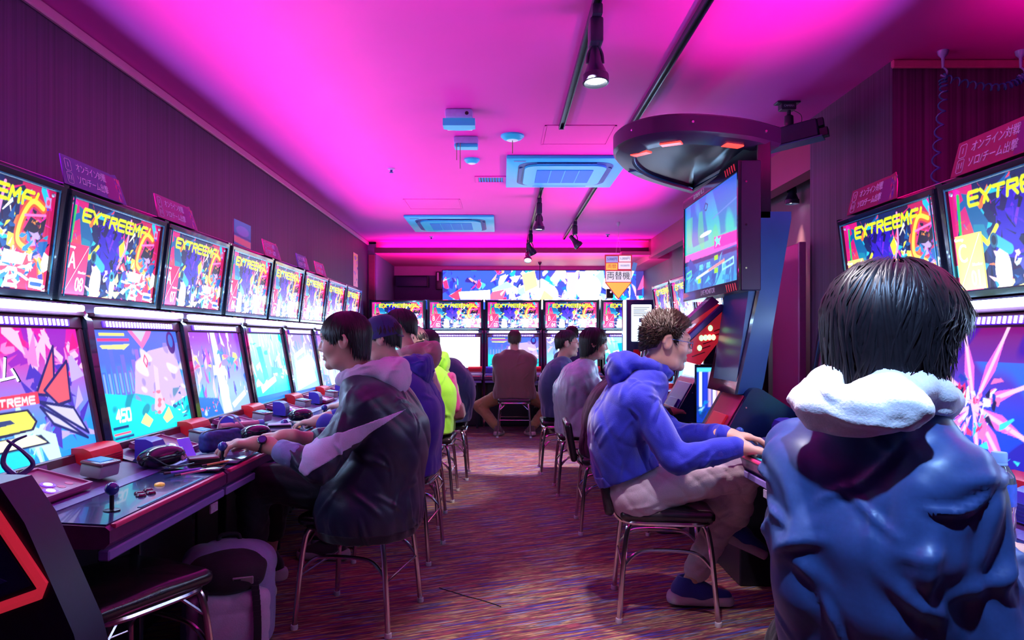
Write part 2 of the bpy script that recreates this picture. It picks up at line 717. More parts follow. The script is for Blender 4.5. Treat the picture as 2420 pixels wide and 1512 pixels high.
def marquee_art(seed, glow):
    A = 1.9
    p = Pic(300, 158, A, (16, 30, 90))
    p.rect(0, 0, 0.34, 1, (205, 20, 120))
    p.rect(1.42, 0, A, 1, (190, 24, 92))
    p.shards(150, HOT + COOL + DARK, seed, (0, 0.05, A, 1.0), (0.04, 0.17), 4.5)
    # deep violet mass in the middle, teal slabs left of it
    p.poly([(.55, .30), (.62, .78), (.80, .92), (1.02, .84), (1.05, .52), (.92, .22)], (40, 12, 190))
    p.shards(36, [(70, 20, 230), (20, 8, 90), (110, 30, 220), (10, 10, 60)], seed + 1, (.58, .3, 1.04, .86), (.03, .10), 3.5)
    p.poly([(.18, .94), (.30, .90), (.50, .62), (.42, .44), (.30, .52)], (0, 96, 160))
    p.poly([(.30, .62), (.44, .60), (.50, .42), (.40, .34), (.28, .46)], (0, 130, 170))
    p.poly([(.10, .46), (.30, .50), (.52, .44), (.30, .34), (.12, .30)], (20, 110, 190))
    p.line([(.38, .50), (.46, .42), (.60, .56)], .022, (235, 240, 40))
    p.line([(.10, .42), (.13, .92)], .02, (20, 190, 90))
    p.shards(34, [(0, 190, 230), (250, 240, 60), (255, 255, 255), (0, 80, 160)], seed + 2, (.98, .36, 1.36, .78), (.03, .09), 3.0)
    p.poly([(1.0, .62), (1.10, .70), (1.14, .52), (1.04, .50)], (250, 232, 40))
    p.line([(1.20, .95), (1.16, .62), (1.02, .36)], .016, (250, 150, 220))
    # flame ribbon on the right
    fl = [tuple(v[:2]) for v in smooth_path([(1.74, .80, 0), (1.58, .84, 0), (1.46, .66, 0), (1.44, .46, 0), (1.60, .38, 0), (1.76, .30, 0), (1.82, .12, 0)], 8)]
    p.poly([(1.50, .56), (1.58, .70), (1.72, .66), (1.80, .72), (1.78, .58), (1.66, .50), (1.56, .52)], (20, 8, 40)); p.shards(8, [(240, 140, 50), (120, 20, 60)], seed + 9, (1.58, .56, 1.76, .68), (.01, .04), 4)
    p.line(fl, .05, (240, 90, 40)); p.line(fl, .024, (255, 225, 70))
    p.shards(16, [(20, 140, 220), (10, 60, 160), (180, 150, 230)], seed + 3, (1.5, .34, 1.78, .56), (.04, .1), 2.5)
    p.line([(1.50, .70), (1.78, .74)], .012, (255, 120, 200))
    # pale shapes along the bottom: white dome, teal barrels, star-shaped emblem with a plate
    p.shards(70, COOL + PALE + PALE, seed + 4, (.5, 0.0, A, .34), (.03, .12), 3.0)
    p.ell(.62, .16, .10, .20, (255, 255, 255)); p.ell(.62, .26, .08, .07, (225, 245, 255))
    p.line([(.56, .44), (.72, .34)], .05, (40, 170, 200)); p.ell(.54, .44, .05, .07, (20, 90, 130)); p.ell(.54, .44, .03, .045, (10, 30, 60))
    p.ell(.95, .14, .05, .15, (240, 240, 255)); p.ell(.93, .26, .05, .06, (30, 150, 190)); p.ell(.93, .26, .025, .03, (20, 30, 70))
    for a in range(9):
        t = a / 9 * 2 * PI + .2
        p.line([(1.40, .20), (1.40 + .26 * math.cos(t), .20 + .19 * math.sin(t))], .012, (255, 255, 255))
        p.line([(1.40, .20), (1.40 + .17 * math.cos(t + .3), .20 + .13 * math.sin(t + .3))], .02, [(240, 50, 100), (20, 130, 210)][a % 2])
    p.poly([(1.26, .24), (1.54, .24), (1.58, .34), (1.28, .36)], (235, 240, 255))
    p.glyphs('2', 1.34, .04, .13, .15, .018, (255, 255, 255))
    p.poly([(1.66, .04), (1.86, .02), (1.86, .12), (1.66, .13)], (235, 245, 255)); p.line([(1.69, .075), (1.83, .07)], .02, (40, 90, 170))
    p.rect(1.76, .82, 1.84, .92, (180, 150, 220)); p.ell(1.80, .87, .025, .03, (230, 60, 120))
    p.glyphs("EXTREEMF'", .26, .80, .135, .12, .017, (222, 242, 20), .15, .24)
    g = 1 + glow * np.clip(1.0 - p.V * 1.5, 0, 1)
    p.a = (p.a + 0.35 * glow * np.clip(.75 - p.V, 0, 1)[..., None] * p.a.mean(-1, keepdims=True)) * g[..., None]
    return p


def title_screen():
    p = Pic(260, 160, 1.62, (120, 60, 200))
    p.grad((40, 150, 255), (215, 30, 170), .25, .85)
    p.shards(50, [(250, 130, 210), (235, 30, 140), (255, 190, 235), (150, 40, 190)], 5, (0, .62, 1.62, 1), (.06, .2), 3)
    p.shards(40, [(120, 110, 230), (190, 170, 250), (70, 50, 190)], 6, (.9, .1, 1.62, .7), (.06, .2), 3)
    p.shards(30, [(200, 240, 255), (130, 220, 255), (90, 160, 255)], 7, (0, .0, 1.2, .35), (.06, .25), 4)
    p.poly([(0, .08), (.6, .14), (.85, .06), (.8, 0), (0, 0)], (20, 215, 245))
    # angular claw emblem in outline
    for pts in ([(.98, .50), (1.28, .86), (1.22, .60), (1.12, .48)], [(1.08, .52), (1.42, .74), (1.38, .42), (1.22, .40)],
                [(1.0, .44), (1.40, .36), (1.54, .14), (1.24, .30)], [(1.0, .40), (1.20, .30), (1.52, .10), (1.12, .26)]):
        p.poly(pts, (235, 90, 110) if pts[0][1] > .45 else (205, 200, 250)); p.line(pts + pts[:1], .012, (20, 30, 110))
    p.poly([(.35, .50), (1.0, .52), (1.0, .43), (.35, .41)], (235, 60, 90))
    p.glyphs('EXTREME', .42, .435, .06, .05, .008, (255, 225, 240), .1, .3)
    # big yellow 2
    p.poly([(.10, .40), (.86, .40), (.94, .30), (.88, .24), (.45, .22), (.95, .20), (1.04, .12), (.10, .12)], (20, 20, 70))
    p.poly([(.12, .385), (.84, .385), (.91, .30), (.86, .255), (.12, .235)], (250, 250, 90)); p.poly([(.35, .34), (.66, .34), (.70, .31), (.35, .29)], (40, 60, 120))
    p.poly([(.12, .21), (.88, .205), (1.0, .135), (.12, .135)], (255, 255, 210))
    p.rect(.14, .045, .20, .085, (255, 255, 255)); p.rect(.22, .065, .28, .105, (255, 255, 255))
    return p


def game_screen(seed, kind):
    A = 1.62
    p = Pic(*((220, 138) if kind in ('rocks', 'burst') else (150, 94) if kind != 'blank' else (40, 26)), A, (60, 140, 235))
    if kind == 'rocks':
        p.grad((0, 225, 245), (70, 110, 225), .2, .7)
        for i in range(9):
            x = .05 + i * .09
            p.rect(x, .40, x + .07, .62 + .25 * ((i * 7) % 5) / 5, (60 + 12 * i, 110, 220)); p.rect(x + .02, .42, x + .05, .6, (130, 170, 245))
        p.poly([(.55, .40), (.66, .70), (.95, .80), (1.5, .86), (1.62, .3), (1.2, .22), (.8, .36)], (205, 180, 240))
        p.blotch((150, 130, 215), 16, 1.4, seed, (.55, .2, A, .88), .7); p.blotch((235, 225, 255), 22, 2.0, seed + 1, (.55, .2, A, .88), .8)
        p.poly([(0, .0), (0, .44), (.35, .40), (.7, .30), (.9, .12), (1.62, .2), (1.62, 0)], (0, 225, 240))
        p.blotch((0, 130, 170), 14, 1.9, seed + 2, (0, 0, A, .4), .8)
        p.poly([(.62, 1), (.84, .82), (1.02, .94), (1.08, 1)], (255, 120, 190)); p.poly([(.70, 1), (.84, .89), (.97, 1)], (190, 200, 240))
        p.rect(.08, .90, .62, .925, (235, 60, 130)); p.rect(.12, .95, .55, .975, (245, 240, 120)); p.poly([(.1, .86), (.62, .87), (.5, .82), (.14, .83)], (245, 245, 140))
        p.ell(1.46, .88, .09, .12, (60, 30, 130)); p.ell(1.46, .90, .05, .07, (30, 110, 220))
        p.line([(.86, .76), (.82, .70), (.86, .64), (.90, .70), (.86, .76)], .008, (250, 60, 110))
        p.poly([(1.0, .66), (1.08, .62), (1.04, .40), (1.10, .22), (.98, .16), (.86, .22), (.96, .42)], (225, 200, 235))
        p.blotch((235, 110, 140), 30, 1.6, seed + 4, (.86, .16, 1.1, .4), .9)
        p.glyphs('450', .16, .17, .07, .10, .012, (255, 255, 255), .1)
        p.poly([(.56, .12), (.68, .20), (.80, .12), (.70, .06)], (250, 245, 160)); p.poly([(1.0, .12), (1.16, .22), (1.22, .10), (1.06, .06)], (250, 245, 160))
        p.rect(.08, .05, .36, .07, (250, 90, 130)); p.rect(.08, .10, .34, .125, (10, 60, 130)); p.rect(.08, .015, .4, .035, (20, 60, 140))
        p.shards(14, [(255, 255, 255), (20, 90, 170)], seed + 3, (1.25, .08, 1.56, .44), (.03, .09), 5, dirs=[0.1])
    elif kind == 'street':
        p.grad((150, 190, 250), (150, 70, 220), .3, .9)
        p.shards(90, [(250, 200, 245), (90, 60, 210), (0, 200, 235), (255, 255, 255), (190, 90, 230), (60, 120, 240)], seed, (0, .2, A, 1), (.04, .16), 5, dirs=[1.3, 1.6])
        p.poly([(.70, 1), (.84, 1), (.98, .0), (.70, 0)], (235, 250, 255)); p.poly([(.62, .6), (.98, .58), (1.0, .46), (.60, .48)], (225, 240, 255))
        p.shards(20, [(0, 160, 220), (255, 110, 170), (250, 235, 130)], seed + 1, (.1, .55, 1.5, .72), (.05, .12), 4, dirs=[0])
        p.poly([(0, 0), (0, .26), (.6, .20), (.7, 0)], (10, 110, 215)); p.shards(18, [(190, 235, 255), (250, 90, 150)], seed + 2, (.03, .05, .6, .2), (.02, .06), 4, dirs=[0])
        p.poly([(1.0, .10), (1.5, .24), (1.54, .18), (1.05, .04)], (255, 255, 255))
    elif kind == 'ice':
        p.grad((0, 215, 245), (150, 215, 250), .2, .9)
        p.shards(60, [(0, 190, 225), (210, 250, 255), (60, 130, 235), (255, 255, 255), (235, 190, 250)], seed, (0, .25, A, 1), (.06, .22), 5, dirs=[1.5, 1.7, .1])
        p.poly([(.4, .8), (.6, .82), (.7, .35), (.5, .3)], (0, 170, 215)); p.poly([(.9, .5), (1.4, .46), (1.4, .38), (.9, .4)], (0, 150, 210))
        p.poly([(.3, .24), (1.0, .36), (1.02, .28), (.32, .14)], (255, 255, 255)); p.rect(0, 0, A, .1, (10, 110, 200))
    elif kind == 'white':
        p.grad((120, 190, 255), (130, 120, 235), .3, .9)
        p.shards(50, [(235, 235, 255), (90, 130, 240), (200, 170, 250), (255, 255, 255)], seed, (0, .4, A, 1), (.05, .18), 4)
        p.poly([(.22, .06), (.34, .52), (1.3, .66), (1.48, .16)], (255, 255, 255)); p.poly([(.34, .58), (.36, .66), (1.0, .78), (1.0, .70)], (255, 255, 255))
        p.rect(0, 0, A, .05, (20, 90, 190))
    elif kind == 'blank':
        p.a[:] = lin((250, 255, 255)) * 1.3
        p.rect(.7, .52, .73, .53, (150, 200, 220))
    elif kind == 'burst':
        p.grad((20, 70, 235), (120, 10, 110), .35, 1.0)
        p.blotch((40, 10, 170), 5, 1.0, seed, None, .8); p.blotch((0, 120, 255), 4, 1.6, seed + 1, (0, 0, A, .75), .7)
        c = (.72, .42)
        for a, L in ((1.22, .62), (2.0, .60), (2.62, .42), (.35, .50), (3.5, .55), (-.3, .62), (-.75, .66), (3.9, .6), (-1.2, .4), (-1.9, .42)):
            e = (c[0] + L * math.cos(a), c[1] + L * math.sin(a)); q = (c[0] + .5 * L * math.cos(a + .18), c[1] + .5 * L * math.sin(a + .18)); q2 = (c[0] + .5 * L * math.cos(a - .18), c[1] + .5 * L * math.sin(a - .18))
            p.poly([c, q, e, q2], (250, 110, 230)); p.line([c, e], .016, (255, 200, 250))
        p.shards(60, [(30, 190, 240), (20, 60, 190), (255, 120, 200), (10, 20, 90), (230, 240, 255), (220, 40, 120)], seed + 2, (.5, .2, .95, .64), (.03, .1), 3)
        p.shards(14, [(255, 150, 230), (60, 220, 255)], seed + 3, (.2, .05, 1.4, .35), (.03, .1), 4)
    else:      # 'monitor': sky over a pink horizon with gauges
        p = Pic(180, 128, 1.4, (30, 150, 220))
        A = 1.4
        p.grad((40, 200, 190), (30, 110, 225), .55, 1.0)
        p.blotch((20, 60, 190), 6, .9, seed, (0, .5, A, 1), .6, (1.5, 1)); p.blotch((60, 210, 140), 7, 1.2, seed + 1, (0, .42, A, .85), .5, (2, .6))
        p.ell(.62, .58, .16, .022, (235, 255, 240)); p.poly([(0, .44), (A, .40), (A, .32), (0, .36)], (245, 110, 205)); p.poly([(.85, .50), (A, .47), (A, .36), (.85, .38)], (215, 70, 180))
        p.rect(0, .0, A, .34, (20, 110, 190)); p.poly([(0, .36), (A, .32), (A, .28), (0, .31)], (10, 60, 120))
        p.shards(40, [(30, 150, 215), (20, 80, 170), (70, 190, 230)], seed + 2, (0, .02, A, .3), (.05, .2), 4, dirs=[.2, 1.3])
        p.poly([(.35, .145), (1.1, .245), (1.1, .215), (.35, .115)], (210, 240, 250)); p.poly([(.7, .19), (1.1, .245), (1.1, .215), (.7, .165)], (245, 150, 150))
        for x, y in ((.45, .22), (.65, .22)):
            p.glyphs('22', x, y, .04, .04, .008, (90, 220, 240))
        for x, y in ((.85, .26), (.85, .13), (.40, .07)):
            p.rect(x, y, x + .09, y + .05, (150, 240, 20))
        p.line([(.05, .16), (.05, .22), (.2, .24), (.2, .18), (.05, .16)], .008, (90, 240, 160)); p.line([(1.05, .14), (1.05, .2), (1.3, .23), (1.3, .17), (1.05, .14)], .008, (150, 250, 240))
        p.line([(.58, .86), (.62, .91), (.68, .88), (.64, .83), (.60, .84)], .008, (20, 60, 130)); p.line([(.8, .70), (1.4, .78)], .006, (90, 140, 220))
        p.poly([(.92, .50), (.96, .46), (1.02, .48), (.98, .43), (1.0, .39), (.94, .42), (.88, .39), (.90, .44), (.86, .47)], (60, 230, 240))
    return p


def banner_art():
    A = 7.6
    p = Pic(520, 70, A, (40, 60, 170))
    p.shards(220, COOL + [(235, 250, 255), (255, 255, 255), (190, 235, 255), (250, 150, 190)], 21, (0.2, 0, A, 1), (.08, .32), 3)
    p.rect(0, 0, 2.1, 1, (30, 70, 200)); p.shards(60, [(235, 40, 90), (20, 40, 150), (250, 150, 120), (60, 190, 240), (30, 30, 110)], 22, (0, .2, 2.1, 1), (.06, .2), 2.5)
    for pts, c in (([(.2, .35), (.6, .55), (.5, .2)], (235, 50, 80)), ([(1.6, .5), (2.1, .75), (1.9, .25), (1.4, .2)], (240, 80, 110)), ([(.5, .45), (1.5, .5), (1.5, .2), (.6, .15)], (210, 215, 250)),
                   ([(.75, .0), (1.15, .0), (1.2, .12), (.8, .14)], (250, 200, 60))):
        p.poly(pts, c)
    p.shards(110, [(255, 255, 255), (225, 245, 255), (255, 235, 240), (130, 225, 250), (255, 190, 170)], 23, (1.9, 0, 5.3, .9), (.1, .36), 2.2)
    p.poly([(2.5, .9), (2.9, 1), (3.0, .6), (2.6, .45)], (255, 180, 120)); p.ell(3.3, .35, .35, .3, (255, 255, 255)); p.poly([(3.0, .1), (3.2, .5), (3.5, .3), (3.3, 0)], (250, 215, 120))
    p.poly([(3.9, .95), (4.3, .95), (4.2, .3), (4.0, .35)], (250, 150, 170)); p.ell(4.6, .55, .4, .35, (255, 255, 255))
    p.rect(6.1, .35, A, 1, (50, 40, 110)); p.poly([(6.15, .5), (6.4, 1), (6.9, 1), (6.9, .45), (6.6, .6)], (245, 70, 130)); p.rect(6.5, .6, 6.75, .88, (255, 225, 240))
    p.shards(40, [(30, 190, 240), (250, 190, 235), (20, 90, 210)], 24, (5.4, 0, 7.3, .5), (.08, .2), 2.2)
    p.poly([(7.3, .7), (7.45, 1), (7.6, .95), (7.6, .55)], (250, 210, 110))
    return p


def card_art(kind):
    if kind == 'sign':
        p = Pic(70, 18, 3.6, (120, 40, 130))
        p.shards(40, [(40, 60, 200), (200, 40, 110), (230, 190, 220), (60, 20, 110), (230, 160, 90)], 31, (2.4, 0, 3.5, 1), (.1, .3), 3)
    elif kind == 'figure':
        p = Pic(24, 30, .8, (40, 150, 200))
        p.ell(.4, .62, .3, .2, (120, 150, 220)); p.poly([(0, .1), (0, .35), (.8, .28), (.8, .0)], (240, 160, 150)); p.line([(0, .42), (.8, .34)], .04, (20, 90, 170))
    else:
        p = Pic(20, 44, .45, (235, 150, 160))
        p.rect(0, .78, .45, .95, (230, 210, 60)); p.shards(30, [(120, 60, 200), (40, 60, 160), (250, 190, 180), (240, 200, 80)], 33, (0, 0, .45, .9), (.05, .14), 3)
    return p


PM = pic_mat('picture_print', 1.35)
PM_BRIGHT = pic_mat('picture_bright', 1.9)
MQ_W, MQ_H = 0.715, 0.365
SC_W, SC_H = 0.70, 0.43
PICS = {
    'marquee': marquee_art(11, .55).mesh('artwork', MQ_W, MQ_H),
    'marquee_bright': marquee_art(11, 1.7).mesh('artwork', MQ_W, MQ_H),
    'title': title_screen().mesh('display', SC_W, SC_H),
    'rocks': game_screen(3, 'rocks').mesh('display', SC_W, SC_H),
    'street': game_screen(4, 'street').mesh('display', SC_W, SC_H),
    'ice': game_screen(5, 'ice').mesh('display', SC_W, SC_H),
    'white': game_screen(6, 'white').mesh('display', SC_W, SC_H),
    'blank': game_screen(7, 'blank').mesh('display', SC_W, SC_H),
    'burst': game_screen(8, 'burst').mesh('display', SC_W, SC_H),
}
for _k, _m in PICS.items():
    _m.materials.append(PM_BRIGHT if _k in ('marquee_bright', 'blank', 'ice', 'white') else PM)

# ================================================================ materials of the room
M_CEIL = mat('ceiling_led_tint', (0.80, 0.045, 0.56), 0.6, var=0.04, scale=3)  # magenta of the LED light is put into the ceiling's own colour
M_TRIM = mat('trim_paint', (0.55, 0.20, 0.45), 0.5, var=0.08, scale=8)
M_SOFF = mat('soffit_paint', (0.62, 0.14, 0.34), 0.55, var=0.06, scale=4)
M_PLUM = mat('plum_panel', (0.30, 0.05, 0.16), 0.35, var=0.1, scale=3)
M_NAVYWALL = mat('navy_wall_paint', (0.05, 0.06, 0.16), 0.5, var=0.2, scale=6)


def wallpaper(name, a, b, rough=0.55):
    """wall cloth with fine upright ribs"""
    m = bpy.data.materials.new(name)
    m.use_nodes = True
    nt = m.node_tree
    p = nt.nodes['Principled BSDF']
    tc = nt.nodes.new('ShaderNodeTexCoord')
    mp = nt.nodes.new('ShaderNodeMapping'); mp.inputs['Scale'].default_value = (70, 70, 0.35)
    nz = nt.nodes.new('ShaderNodeTexNoise'); nz.inputs['Scale'].default_value = 1.0; nz.inputs['Detail'].default_value = 5
    rp = nt.nodes.new('ShaderNodeValToRGB')
    rp.color_ramp.elements[0].position = 0.3; rp.color_ramp.elements[0].color = tuple(a) + (1,)
    rp.color_ramp.elements[1].position = 0.72; rp.color_ramp.elements[1].color = tuple(b) + (1,)
    bp = nt.nodes.new('ShaderNodeBump'); bp.inputs['Strength'].default_value = 0.5; bp.inputs['Distance'].default_value = 0.004
    nt.links.new(tc.outputs['Object'], mp.inputs['Vector']); nt.links.new(mp.outputs[0], nz.inputs['Vector'])
    nt.links.new(nz.outputs['Fac'], rp.inputs[0]); nt.links.new(rp.outputs[0], p.inputs['Base Color'])
    nt.links.new(nz.outputs['Fac'], bp.inputs['Height']); nt.links.new(bp.outputs[0], p.inputs['Normal'])
    p.inputs['Roughness'].default_value = rough
    return m


M_WALL = wallpaper('ribbed_wall_cloth', (0.026, 0.010, 0.055), (0.072, 0.024, 0.115))
M_WALL2 = wallpaper('ribbed_wall_cloth_dark', (0.035, 0.022, 0.06), (0.13, 0.08, 0.20))


def carpet():
    m = bpy.data.materials.new('streaked_carpet')
    m.use_nodes = True
    nt = m.node_tree
    N = nt.nodes.new
    p = nt.nodes['Principled BSDF']
    p.inputs['Roughness'].default_value = 0.75
    p.inputs['Specular IOR Level'].default_value = 0.25
    tc = N('ShaderNodeTexCoord')
    mr = N('ShaderNodeMapping'); mr.inputs['Rotation'].default_value = (0, 0, R(-22))
    nt.links.new(tc.outputs['Object'], mr.inputs['Vector'])
    mp = N('ShaderNodeMapping'); mp.inputs['Scale'].default_value = (2.6, 44, 1)
    nt.links.new(mr.outputs[0], mp.inputs['Vector'])
    n1 = N('ShaderNodeTexNoise'); n1.inputs['Scale'].default_value = 1.0; n1.inputs['Detail'].default_value = 3; n1.inputs['Roughness'].default_value = 0.6
    nt.links.new(mp.outputs[0], n1.inputs['Vector'])
    rp = N('ShaderNodeValToRGB')
    cr = rp.color_ramp
    cr.interpolation = 'LINEAR'
    stops = [(0.26, (0.03, 0.02, 0.05)), (0.36, (0.09, 0.08, 0.40)), (0.42, (0.05, 0.02, 0.05)), (0.47, (0.34, 0.07, 0.10)), (0.51, (0.10, 0.05, 0.06)),
             (0.55, (0.50, 0.36, 0.16)), (0.59, (0.07, 0.04, 0.07)), (0.64, (0.16, 0.26, 0.50)), (0.70, (0.36, 0.14, 0.16)), (0.78, (0.05, 0.03, 0.07))]
    cr.elements[0].position, cr.elements[0].color = stops[0][0], stops[0][1] + (1,)
    cr.elements[1].position, cr.elements[1].color = stops[-1][0], stops[-1][1] + (1,)
    for q, c in stops[1:-1]:
        e = cr.elements.new(q); e.color = c + (1,)
    nt.links.new(n1.outputs['Fac'], rp.inputs[0])
    mp2 = N('ShaderNodeMapping'); mp2.inputs['Scale'].default_value = (7, 130, 1)
    nt.links.new(mr.outputs[0], mp2.inputs['Vector'])
    n2 = N('ShaderNodeTexNoise'); n2.inputs['Scale'].default_value = 1.0; n2.inputs['Detail'].default_value = 2
    nt.links.new(mp2.outputs[0], n2.inputs['Vector'])
    mx = N('ShaderNodeMix'); mx.data_type = 'RGBA'; mx.blend_type = 'MULTIPLY'; mx.inputs[0].default_value = 0.75
    r2 = N('ShaderNodeValToRGB'); r2.color_ramp.elements[0].position = 0.35; r2.color_ramp.elements[0].color = (0.25, 0.22, 0.3, 1); r2.color_ramp.elements[1].position = 0.65; r2.color_ramp.elements[1].color = (1.5, 1.4, 1.4, 1)
    nt.links.new(n2.outputs['Fac'], r2.inputs[0])
    nt.links.new(rp.outputs[0], mx.inputs[6]); nt.links.new(r2.outputs[0], mx.inputs[7])
    nt.links.new(mx.outputs[2], p.inputs['Base Color'])
    bp = N('ShaderNodeBump'); bp.inputs['Strength'].default_value = 0.35; bp.inputs['Distance'].default_value = 0.004
    nt.links.new(n2.outputs['Fac'], bp.inputs['Height']); nt.links.new(bp.outputs[0], p.inputs['Normal'])
    return m


# ================================================================ room shell
ZC = 2.63
struct('floor', bb(B(), (-2.3, -2.2, -0.1), (5.2, 12.5, 0)), carpet())
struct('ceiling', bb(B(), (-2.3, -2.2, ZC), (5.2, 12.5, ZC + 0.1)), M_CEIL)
struct('wall_left', bb(B(), (-2.1, -2.2, 0), (-1.95, 10.5, ZC)), M_WALL)
bm = bb(B(), (-2.1, 10.5, 0), (-1.83, 12.3, 2.6))
struct('wall_left_far', bm, mat('blue_grey_wall', (0.16, 0.16, 0.30), 0.5, var=0.1))
struct('trim_1', bb(B(), (-1.935, 10.475, 0), (-1.845, 10.50, 2.44)), mat('red_brown_post', (0.22, 0.05, 0.10), 0.5))
struct('wall_back', bb(B(), (-2.1, 12.3, 0), (5.2, 12.45, ZC)), M_NAVYWALL)
struct('wall_front', bb(B(), (-2.1, -2.2, 0), (5.2, -2.05, ZC)), M_NAVYWALL)
struct('wall_right', bb(B(), (2.0, 3.68, 0), (5.0, 4.66, ZC)), M_WALL2)
struct('wall_right_far', bb(B(), (2.42, 4.66, 0), (2.6, 12.3, ZC)), mat('mauve_wall', (0.20, 0.10, 0.18), 0.5, var=0.1))
struct('wall_right_near', bb(B(), (4.9, -2.05, 0), (5.05, 3.68, ZC)), M_WALL2)
# rails and cove edges under the ceiling
struct('trim_2', bb(B(), (-1.95, -2.05, ZC - 0.055), (-1.925, 10.45, ZC - 0.005), 0.006), M_TRIM)
struct('trim_3', bb(B(), (1.99, 3.655, ZC - 0.045), (4.9, 3.68, ZC - 0.004), 0.006), mat('pink_rail', (0.75, 0.2, 0.4), 0.4))
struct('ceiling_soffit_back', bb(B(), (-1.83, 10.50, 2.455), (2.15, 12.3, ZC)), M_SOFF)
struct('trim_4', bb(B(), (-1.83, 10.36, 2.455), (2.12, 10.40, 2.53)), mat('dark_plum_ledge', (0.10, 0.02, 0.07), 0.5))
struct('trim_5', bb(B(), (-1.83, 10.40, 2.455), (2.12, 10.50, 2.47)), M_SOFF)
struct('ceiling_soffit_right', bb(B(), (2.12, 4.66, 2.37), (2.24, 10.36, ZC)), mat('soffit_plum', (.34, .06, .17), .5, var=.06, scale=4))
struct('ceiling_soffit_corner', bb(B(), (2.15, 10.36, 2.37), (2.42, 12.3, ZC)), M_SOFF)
struct('trim_6', bb(B(), (1.70, 10.2, 2.40), (2.12, 10.36, 2.455), 0.005), M_SOFF)
struct('trim_7', bb(B(), (-1.83, 12.28, 2.30), (2.42, 12.3, 2.455)), M_TRIM)
struct('baseboard_left', bb(B(), (-1.95, -2.05, 0), (-1.935, 10.5, 0.09), 0.004), mat('black_base', (0.02, 0.018, 0.025), 0.4))
# partition board standing behind the monitor tower
t = thing('partition_board', 'plum partition board standing on edge behind the monitor tower', 'partition', (1.95, 4.82, 0))
obj('board', bb(B(), (-0.02, -0.14, 0), (0.02, 0.30, 1.83), 0.004), mat('plum_gloss', (0.42, 0.07, 0.26), 0.22, var=0.1, scale=2), t)
obj('edge_strip', bb(B(), (-0.022, -0.165, 0), (0.022, -0.14, 1.835), 0.003), mat('mauve_edge', (0.45, 0.16, 0.42), 0.3), t)
# carpet joint
bm = B()
rs = random.Random(4)
px = [(-0.30 + 0.033 * i, 3.48 - 0.027 * i + rs.uniform(-.006, .006)) for i in range(10)]
tube(bm, [(x, y, 0.001) for x, y in px], 0.003, 5)
struct('trim_8', bm, mat('joint_black', (0.01, 0.008, 0.01), 0.9))

# ================================================================ arcade cabinets
K_BODY = mat('cabinet_black', (0.016, 0.014, 0.028), 0.35, var=0.3, scale=40)
K_SIDE = mat('cabinet_side_gloss', (0.010, 0.010, 0.022), 0.16, var=0.3, scale=20, coat=0.5)
K_BEZEL = mat('bezel_maroon', (0.10, 0.025, 0.05), 0.3, var=0.2, scale=30)
K_DECK = mat('deck_satin_blue', (0.03, 0.05, 0.16), 0.18, var=0.25, scale=18, coat=0.4)
K_DESK = mat('desk_plum', (0.12, 0.03, 0.12), 0.35, var=0.3, scale=25)
K_LABEL = mat('label_strip_violet', (0.16, 0.08, 0.36), 0.3, var=0.5, scale=30, stretch=(6, 1, 1))
K_PINK = mat('edge_pink', (0.85, 0.05, 0.22), 0.3, var=0.1)
K_CYAN = mat('edge_cyan', (0.05, 0.45, 0.55), 0.3, var=0.3)
K_LILAC = mat('rail_lilac', (0.22, 0.16, 0.50), 0.35, var=0.1)
K_RED = mat('speaker_red', (0.92, 0.012, 0.03), 0.35, var=0.1)
K_BLUE = mat('speaker_blue', (0.06, 0.04, 0.55), 0.35, var=0.1)
K_TRAY = mat('reader_tray', (0.42, 0.05, 0.20), 0.3, var=0.15)
K_BLACK = mat('black_plastic', (0.012, 0.012, 0.018), 0.35, var=0.3)
K_WHITE = mat('white_plastic', (0.75, 0.75, 0.78), 0.35, var=0.05)
K_CHROME = mat('chrome', (0.82, 0.80, 0.84), 0.12, 1.0, var=0.05)
K_RIM = mat('marquee_rim', (0.05, 0.30, 0.45), 0.15, 0.6, var=0.2)  # cyan light along the frame edges, put into the strip colour
E_TUBE = mat('tube_glow', (0.9, 0.95, 1), 0.4, emis=(0.34, 0.62, 1.0), estr=46)
E_VIOLET = mat('violet_glow', (0.1, 0.02, 0.4), 0.4, emis=(0.10, 0.015, 0.85), estr=0.9)
E_RIB = mat('rib_glow', (0.8, 0.7, 1), 0.4, emis=(0.72, 0.55, 1.0), estr=2.2)
E_PADLED = mat('pad_led_glow', (0.8, 0.7, 1), 0.4, emis=(0.72, 0.62, 1.0), estr=2.5)
E_PADHALO = mat('pad_halo_glow', (0.2, 0.05, 0.6), 0.4, emis=(0.22, 0.03, 0.75), estr=0.8)
E_LCD = mat('lcd_glow', (0.02, 0.1, 0.4), 0.3, emis=(0.05, 0.30, 0.85), estr=0.75)
T_WHITE = mat('print_white', (0.85, 0.85, 0.9), 0.5, emis=(1, 1, 1), estr=0.9)
CW = 0.79
TILT = R(-10.5)
MTILT = R(7)


